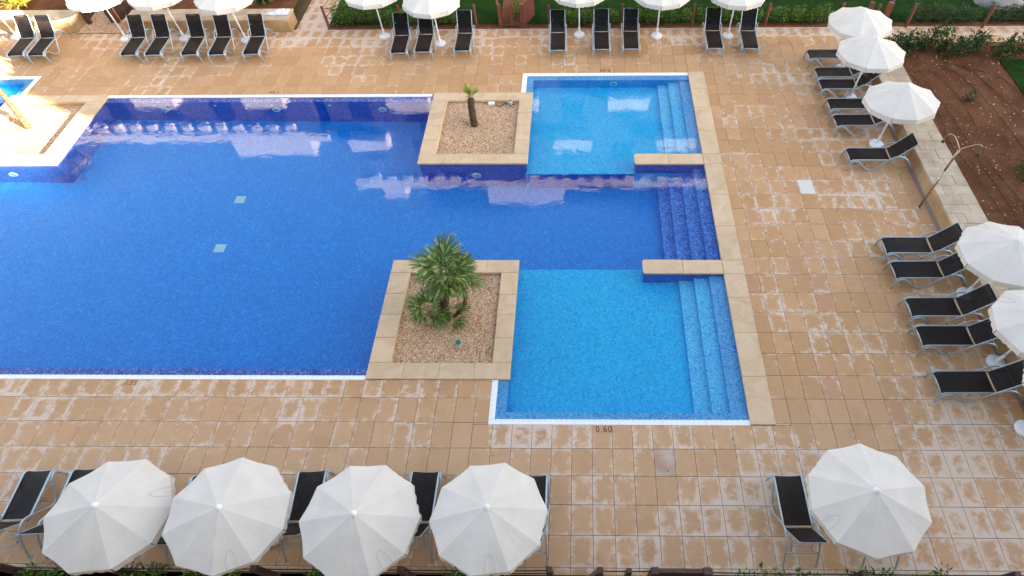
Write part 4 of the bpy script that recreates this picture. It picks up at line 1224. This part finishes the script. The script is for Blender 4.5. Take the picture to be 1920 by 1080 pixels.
def make_parasol():
    t = thing('parasol', '', 'parasol')
    m = MB(); m.lathe([(0.0, 0.0), (0.205, 0.0), (0.215, 0.02), (0.215, 0.06), (0.19, 0.085), (0.06, 0.10), (0.045, 0.10)], 28); m.build('base', M['white_plastic'], t, True)
    m = MB(); m.lathe([(0.045, 0.09), (0.045, 0.30), (0.036, 0.33), (0.026, 0.33)], 16); m.build('socket', M['white_plastic'], t, True)
    m = MB(); m.tube([(0, 0, 0.1), (0, 0, 1.15)], 0.026, 12); m.build('lower_pole', M['white_plastic'], t, True)
    m = MB(); m.tube([(0, 0, 1.15), (0, 0, HUBZ - 0.02)], 0.021, 12); m.build('upper_pole', M['white_plastic'], t, True)
    m = MB(); m.tube([(0.02, 0, 1.13), (0.07, 0, 1.13)], 0.016, 8); m.build('clamp_knob', M['white_plastic'], t, True)
    c = link('canopy', canopy_mesh(), t, (0, 0, HUBZ))
    m = MB(); m.lathe([(0.06, -0.028), (0.062, 0.0), (0.045, 0.022), (0.03, 0.05), (0.0, 0.06)], 16); m.build('finial', M['white_plastic'], c, True)
    fm = flap_mesh()
    for k in range(NP):
        f = link('valance_flap', fm, c); f.rotation_euler = (0, 0, 2 * PI * k / NP)
    r = MB(); r.tube([(0.03, 0, -0.045), (CR * .5, 0, -DROP * .47 - .02), (CR * 0.985, 0, -DROP - 0.012)], 0.007, 5)
    rm = r.mesh('rib', M['white_plastic'], True)
    for k in range(NP):
        f = link('rib', rm, c); f.rotation_euler = (0, 0, 2 * PI * k / NP)
    m = MB(); a0 = 2.2 + 0.0
    pts = []
    for q in range(13):
        u = q / 12; rr = 0.62 + 0.34 * math.sin(PI * u) ; th = 0.05 + 0.33 * u + 0.06 * math.sin(u * 7)
        rr = 0.95 - 0.27 * math.sin(PI * u)
        th = 0.32 + 0.085 * math.cos(PI * u) + 0.02 * math.sin(u * 6)
        fm_ = (th / (2 * PI / NP)) % 1.0
        pts.append((CR * rr * math.cos(th), CR * rr * math.sin(th), -DROP * rr ** 1.1 + 0.012 - 0.022 * math.sin(PI * fm_) * rr * 0.8))
    m.tube(smooth(pts, 3), 0.0026, 5); m.build('tie_cord', M['cord'], c, True)
    return t
par0 = make_parasol()
PGF, PGR, PGN = 'parasols along the far row', 'parasols along the right wall', 'parasols along the near edge'
PARASOLS = [   # x, y, phase, tilt x, tilt y, group, label
    (-26.83, 16.30, 0.1, 0, 0, PGF, 'glaring white parasol in the top left corner behind the sunlit loungers'),
    (-22.40, 16.11, 0.25, 0.02, 0, PGF, 'sunlit parasol over the gravel gap between the two stone benches'),
    (-20.11, 16.09, 0.5, -0.02, 0, PGF, 'sunlit parasol over the left half of the stone bench, its base beside the third lounger'),
    (-17.66, 15.95, 0.35, 0, 0, PGF, 'parasol in front of the spiky green plant near the bench towel'),
    (-12.34, 16.16, 0.2, 0, 0, PGF, 'parasol right of the path corner post, left of a pair of canopies'),
    (-10.12, 15.65, 0.42, 0, 0, PGF, 'parasol covering the top of a lounger back, right of a pair of canopies'),
    (-4.83, 16.20, 0.2, 0, 0, PGF, 'parasol between the gate-side lounger and a close pair of loungers'),
    (-1.87, 16.09, 0.25, 0, 0, PGF, 'parasol whose pole stands alone between two red posts, above the pool steps'),
    (0.84, 16.06, 0.45, 0, 0, PGF, 'parasol between the two last loungers of the far row'),
    (4.57, 13.87, 0.649, -0.031, 0.015, PGR, 'uppermost of three parasols descending the right wall'),
    (4.46, 12.14, -0.099, -0.026, 0.029, PGR, 'middle one of three parasols descending the right wall'),
    (4.64, 9.66, 0.401, -0.059, 0.049, PGR, 'lowest of the three upper right parasols, above the lone lounger'),
    (5.22, 3.66, 0.3, -0.05, 0.03, PGR, 'parasol below the shower, cut by the right edge'),
    (5.18, 1.60, 0.1, -0.05, 0.03, PGR, 'parasol with ruffled edge at right, above the lowest right lounger'),
    (5.13, -0.12, 0.4, 0.18, 0.0, PGR, 'parasol of which only the white round base shows at the right edge'),
    (-13.17, -2.51, 0.129, 0.107, 0.023, PGN, 'leftmost near parasol with a loose tie cord on the right'),
    (-10.99, -2.53, 0.395, 0.110, 0.001, PGN, 'second near parasol from the left, its cord hanging low'),
    (-8.635, -2.62, 0.688, 0.073, -0.013, PGN, 'third near parasol, lowest of the four and cut by the bottom edge'),
    (-6.372, -2.49, 0.119, 0.03, 0.10, PGN, 'rightmost of the four near parasols in a row'),
    (0.36, -2.17, 0.188, -0.076, 0.008, PGN, 'single parasol standing apart at bottom right')]
CORD_AT = {15: 0, 16: 7, 17: 7, 18: 7, 19: 5, 9: 6}
for k, (x, y, ph, tx_, ty_, g, lab) in enumerate(PARASOLS):
    o = par0 if k == 0 else dup(par0)
    o.location = (x, y, 0)
    o['label'] = lab; o['group'] = g
    c = [q for q in o.children if q.name.startswith('canopy')][0]
    zv = Vector((tx_, ty_, 1)).normalized()
    q = Vector((0, 0, 1)).rotation_difference(zv)
    c.rotation_euler = (q.to_matrix() @ Matrix.Rotation(ph, 3, 'Z')).to_euler()
    c.scale = (1, 1, lrng.uniform(0.9, 1.12))
    cord = [q for q in c.children if q.name.startswith('tie_cord')][0]
    cord.rotation_euler = (0, 0, 2 * PI / NP * CORD_AT.get(k, k % NP))

# ------------------------------------------------------------------ shower
sh = thing('outdoor_shower', 'slim bronze-toned outdoor shower column with two curved arms at the wall', 'shower', (5.073, 6.84, 0))
m = MB(); m.lathe([(0, 0), (0.075, 0), (0.075, 0.012), (0.04, 0.02), (0.04, 0.05)], 18); m.build('base_plate', M['grey_plastic'], sh, True)
m = MB(); m.tube([(0, 0, 0.02), (0, 0, 1.35)], 0.036, 14); m.tube([(0, 0, 1.35), (0, 0, 2.02)], 0.030, 14); m.build('column', M['steel'], sh, True)
for az in (math.radians(128), math.radians(-22)):
    c, s_ = math.cos(az), math.sin(az); P = smooth([(0, 0, 2.0), (c * .07, s_ * .07, 2.10), (c * .28, s_ * .28, 2.26), (c * .40, s_ * .40, 2.26), (c * .46, s_ * .46, 2.16), (c * .46, s_ * .46, 2.04)], 6)
    m = MB(); m.tube(P, 0.014, 8); a = m.build('arm', M['steel'], sh, True)
    m = MB(); m.lathe([(0.012, 0.06), (0.03, 0.05), (0.04, 0.0), (0.0, 0.0)], 14, (c * .46, s_ * .46, 1.985)); m.build('shower_head', M['black'], a, True)
for z, sx in ((0.98, 1), (1.12, -1), (1.36, 1)):
    m = MB(); m.tube([(0.02 * sx, -0.02, z), (0.06 * sx, -0.04, z)], 0.015, 8); m.build('push_button', M['white_plastic'], sh, True)

# ------------------------------------------------------------------ rope fences and gates
def post(parent, x, y, z0, z1, mat='post', r=0.052, square=False, name='post'):
    m = MB()
    if square: m.box(-r, -r, z0, r, r, z1, 0.012)
    else: m.lathe([(r, z0), (r, z1 - 0.02), (r * .8, z1), (0, z1 + 0.004)], 14)
    return m.build(name, M[mat], parent, not square, (x, y, 0))
def rope(parent, p, q, sag, r=0.011):
    P, Q = Vector(p), Vector(q)
    pts = []
    for k in range(13):
        u = k / 12; v = P.lerp(Q, u); v.z -= sag * 4 * u * (1 - u); pts.append(v)
    m = MB(); m.tube(pts, r, 6); return m.build('rope', M['rope'], parent, True)
def fence(label, posts, skip, H=0.84, z0=0.0, mat='post', lows=(0.78, 0.42), sag=0.10, square=False, r=0.052, first=0):
    t = thing('rope_fence', label, 'fence', (0, 0, 0))
    for x, y in posts[first:]: post(t, x, y, z0 - 0.05, H, mat, r, square)
    for k in range(len(posts) - 1):
        if k in skip: continue
        for z in lows:
            rope(t, (posts[k][0], posts[k][1], z), (posts[k + 1][0], posts[k + 1][1], z), sag)
    return t
fence('long rope fence of red timber posts along the far edge of the terrace',
      [(-14.66, 16.80), (-11.75, 16.82), (-8.85, 16.84), (-6.0, 16.83), (-3.18, 16.82), (-0.46, 16.82), (2.38, 16.82), (5.14, 16.80)], {2})
fence('short rope fence of red timber posts behind the right-hand path', [(7.80, 16.70), (10.69, 16.62), (13.6, 16.55)], set())
fence('rope fence turning up beside the tiled path behind the corner post', [(-14.64, 16.87), (-14.62, 19.4), (-14.62, 22.0)], set(), first=1)
t = thing('timber_post', 'round red post at the left end of the shrubs beside the parasol', 'post', (7.0, 14.75, 0.3), group=None); post(t, 0, 0, 0, 0.55)
t = thing('timber_post', 'round red post standing among the shrubs in front of the right path', 'post', (10.55, 14.55, 0.3), group=None); post(t, 0, 0, 0, 0.60)
fence('near rope fence of square dark posts left of the gate at the bottom edge',
      [(-15.55, -3.30), (-13.45, -3.31), (-10.75, -3.30), (-8.05, -3.30), (-5.33, -3.29)], set(), 0.86, -0.05, 'dark_post', (0.78, 0.5), 0.05, True, 0.058)
fence('near rope fence of square dark posts right of the gate at the bottom edge',
      [(-2.42, -3.30), (0.38, -3.31), (3.10, -3.31), (5.3, -3.31)], set(), 0.86, -0.05, 'dark_post', (0.78, 0.5), 0.05, True, 0.058)

def leaf(parent, x0, y0, x1, y1, z0, z1, mat, n=6, rail=True):
    """a gate leaf of upright boards between two hinge lines"""
    L_ = math.hypot(x1 - x0, y1 - y0); a = math.atan2(y1 - y0, x1 - x0)
    o = bpy.data.objects.new('gate_leaf', None); COL.objects.link(o); o.parent = parent; o.location = (x0, y0, 0); o.rotation_euler = (0, 0, a)
    w = L_ / n
    bm2 = MB(); bm2.box(-w / 2 + 0.004, -0.014, 0, w / 2 - 0.004, 0.014, z1 - z0, 0.004); me = bm2.mesh('board', M[mat])
    for k in range(n): link('board', me, o, (w * (k + .5), 0, z0))
    m = MB(); m.box(0, -0.035, z1, L_, 0.035, z1 + 0.045, 0.008); m.build('top_rail', M[mat], o)
    return o
g = thing('timber_gate', 'small open red timber gate in the far fence above the young palm', 'gate', (0, 0, 0))
post(g, -7.90, 16.84, -0.05, 0.86, 'post', 0.06, True); post(g, -7.46, 16.84, -0.05, 0.84, 'post', 0.045); post(g, -7.02, 16.84, -0.05, 0.86, 'post', 0.085, True)
leaf(g, -6.96, 16.86, -6.62, 17.65, 0.06, 0.82, 'post', 7)
leaf(g, -7.96, 16.88, -8.02, 17.6, 0.06, 0.82, 'post', 6)
g = thing('timber_gate', 'red timber gate behind the uppermost right parasol', 'gate', (0, 0, 0))
post(g, 6.20, 16.80, -0.05, 0.86, 'post', 0.07, True); post(g, 6.50, 16.78, -0.05, 0.80, 'post', 0.05); post(g, 6.90, 16.80, -0.05, 0.86, 'post', 0.085, True)
leaf(g, 6.98, 16.84, 7.35, 17.7, 0.06, 0.82, 'dark_post', 7)
g = thing('timber_gate', 'dark timber gate across the gravel gap, open beside the sunlit parasol', 'gate', (0, 0, 0))
post(g, -24.42, 17.28, -0.02, 0.92, 'dark_post', 0.07, True); post(g, -23.52, 17.36, -0.02, 0.92, 'dark_post', 0.06, True); post(g, -23.30, 17.36, -0.02, 0.86, 'post', 0.055, True)
leaf(g, -23.20, 17.42, -22.55, 18.35, 0.06, 0.85, 'dark_post', 8)
g = thing('timber_gate', 'dark timber gate at the bottom edge, one leaf swung open', 'gate', (0, 0, 0))
for x, rr in ((-4.40, 0.06), (-3.87, 0.045), (-3.40, 0.065), (-2.46, 0.065)): post(g, x, -3.29, -0.05, 0.87, 'dark_post', rr, True)
leaf(g, -4.46, -3.31, -5.15, -3.80, 0.05, 0.82, 'dark_post', 6)
leaf(g, -3.33, -3.29, -2.53, -3.29, 0.05, 0.80, 'dark_post', 7)
rope(g, (-4.34, -3.29, 0.78), (-3.87, -3.29, 0.78), 0.02); rope(g, (-3.87, -3.29, 0.78), (-3.46, -3.29, 0.78), 0.02)

# dead leaves blown onto the tiles
fl = MB(); lr2 = random.Random(40)
for _ in range(60):
    x, y = (lr2.gauss(3.0, .8), lr2.gauss(15.6, .35)) if lr2.random() < .6 else (lr2.uniform(-14, 5), lr2.uniform(-2.8, 16))
    if -24 < x < -0.3 and -0.1 < y < 13.8: continue
    a = lr2.uniform(0, PI); c, s_ = math.cos(a) * .028, math.sin(a) * .028
    fl.face([(x - c, y - s_, .006), (x + s_ * .5, y - c * .5, .014), (x + c, y + s_, .008), (x - s_ * .5, y + c * .5, .012)])
tag(fl.build('fallen_leaves', M['rusty']), kind='stuff')

# pale boulder by the right lawn
rk = random.Random(6); m = MB(); n1, n2 = 14, 9
m.v.append((0, 0, 0.48))
for j in range(1, n2):
    for i in range(n1):
        a = 2 * PI * i / n1; ph = PI / 2 * j / (n2 - 1); k = rk.uniform(.9, 1.1)
        m.v.append((0.95 * math.sin(ph) * math.cos(a) * k, 0.6 * math.sin(ph) * math.sin(a) * k, 0.48 * math.cos(ph) * k))
for i in range(n1): m.f.append((0, 1 + i, 1 + (i + 1) % n1))
for j in range(n2 - 2):
    for i in range(n1):
        b = (i + 1) % n1; a0 = 1 + j * n1; m.f.append((a0 + i, a0 + n1 + i, a0 + n1 + b, a0 + b))
tag(m.build('boulder', M['rock'], None, True, (12.0, 18.35, 0.0)), 'big pale grey boulder on the lawn in the top right corner', 'rock')

# ------------------------------------------------------------------ painted depth markings
def marking(text, x, y, size, rz, skew=0.0):
    cu = bpy.data.curves.new('depth_marking', 'FONT'); cu.body = text; cu.size = size; cu.align_x = 'CENTER'; cu.align_y = 'CENTER'; cu.shear = skew
    cu.space_character = 1.2; cu.offset = 0.0015
    tmp = bpy.data.objects.new('tmp_text', cu); COL.objects.link(tmp)
    bpy.context.view_layer.update()
    me = bpy.data.meshes.new_from_object(tmp.evaluated_get(bpy.context.evaluated_depsgraph_get()))
    bpy.data.objects.remove(tmp)
    me.materials.clear(); me.materials.append(M['marking'])
    o = link('depth_marking', me, deck, (x, y, 0.0045)); o.rotation_euler = (0, 0, rz); o.scale = (1, 1.2, 1)
    o['label'] = 'hand-painted red depth figure ' + text
marking('1.55', -15.53, 0.985, 0.155, -0.05, 0.2)
marking('0.60', -4.235, -0.165, 0.185, 0)
marking('0.60', -3.88, 13.86, 0.19, PI)
marking('1.55', -15.58, 12.62, 0.17, PI)

# ------------------------------------------------------------------ buildings around the garden (mirrored in the water, shading the terrace)
def building(label, x0, y0, x1, y1, H, wall, name='apartment_building'):
    t = thing(name, label, 'building', (0, 0, 0))
    m = MB(); m.box(x0, y0, -0.06, x1, y1, H); m.build('wall', M[wall], t)
    return t
b1 = building('long hotel block beyond the garden, seen only mirrored in the pool water', -23.0, 30, 12, 40, 18.0, 'dark_facade')
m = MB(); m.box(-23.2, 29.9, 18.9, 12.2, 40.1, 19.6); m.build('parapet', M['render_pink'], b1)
m = MB(); m.box(-22.9, 29.98, 18.0, 11.9, 39.9, 18.9); m.build('wall', M['dark_facade'], b1)
m = MB(); m.box(-12.5, 29.95, 19.6, -6.2, 36, 21.4); m.build('stair_tower', M['render_pink'], b1)
m = MB(); m.box(-21.2, 29.95, 19.6, -19.3, 36, 20.7); m.build('stair_tower', M['render_pink'], b1)
bk = MB(); bk.box(-0.33, -0.35, 0, 0.33, 0, 0.42); bk_me = bk.mesh('roof_bracket', M['render_pink'])
for k in range(26):
    if k in (7, 8, 9): continue
    link('roof_bracket', bk_me, b1, (-21.3 + 1.28 * k, 29.97, 18.3))
wd = MB(); wd.box(-0.7, -0.06, 0, 0.7, 0, 1.5); wd_me = wd.mesh('window', M['window'])
bl = MB(); bl.box(-1.4, -1.1, 0, 1.4, 0, 0.9); bl_me = bl.mesh('balcony', M['render_pink'])
for f in range(5):
    for k in range(9):
        x = -20.5 + 3.8 * k
        link('window', wd_me, b1, (x, 30, 2.0 + 3.3 * f))
        if (k + f) % 2 == 0: link('balcony', bl_me, b1, (x, 30, 1.1 + 3.3 * f))
b2 = building('lower hotel wing beyond the left garden, seen only mirrored in the pool water', -52, 30, -24.0, 40, 14.2, 'dark_facade')
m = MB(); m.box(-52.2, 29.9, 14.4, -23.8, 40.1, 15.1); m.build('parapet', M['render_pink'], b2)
m = MB(); m.box(-51.9, 29.98, 14.2, -24.1, 39.9, 14.4); m.build('wall', M['dark_facade'], b2)
m = MB(); m.box(-31.4, 29.95, 15.1, -25.4, 36, 16.4); m.build('stair_tower', M['render_pink'], b2)
for k in range(20): link('roof_bracket', bk_me, b2, (-50.5 + 1.28 * k, 29.97, 13.55))
for f in range(4):
    for k in range(7):
        link('window', wd_me, b2, (-49.5 + 3.8 * k, 30, 2.0 + 3.2 * f))
        if (k + f) % 2 == 1: link('balcony', bl_me, b2, (-49.5 + 3.8 * k, 30, 1.1 + 3.2 * f))

# the hotel the picture was taken from: it stands behind the viewer; an added front screen shades the terrace
h = thing('hotel', 'unseen hotel behind the viewer, its added front screen shading the terrace', 'building', (0, 0, 0))
m = MB(); m.box(-60, -20, -0.06, 70, -6.75, 9.4); m.build('wall', M['render_wall'], h)
m = MB()
prof = [(-60, -0.06), (-60, 9.6), (9.7, 9.6), (9.75, 10.5), (15.2, 12.4), (15.4, 14.3), (17.0, 15.2), (19.7, 16.0), (21.6, 16.15), (24.2, 17.1), (26.8, 17.25), (27.0, 22), (70, 22), (70, -0.06)]  # unseen screen, outline invented to shade the terrace and leave far-left sun patches
Y0, Y1 = -6.2, -6.7
m.face([(x, Y0, z) for x, z in prof]); m.face([(x, Y1, z) for x, z in prof][::-1])
for k in range(len(prof)):
    a, b = prof[k], prof[(k + 1) % len(prof)]
    m.face([(a[0], Y0, a[1]), (a[0], Y1, a[1]), (b[0], Y1, b[1]), (b[0], Y0, b[1])])
m.build('shade_screen', M['render_wall'], h)
wd2 = MB(); wd2.box(-0.9, 0, 0, 0.9, 0.05, 2.0); wd2_me = wd2.mesh('window', M['window'])
for f in range(2):
    for k in range(22): link('window', wd2_me, h, (-50 + 4.2 * k, -6.2, 1.0 + 3.2 * f))
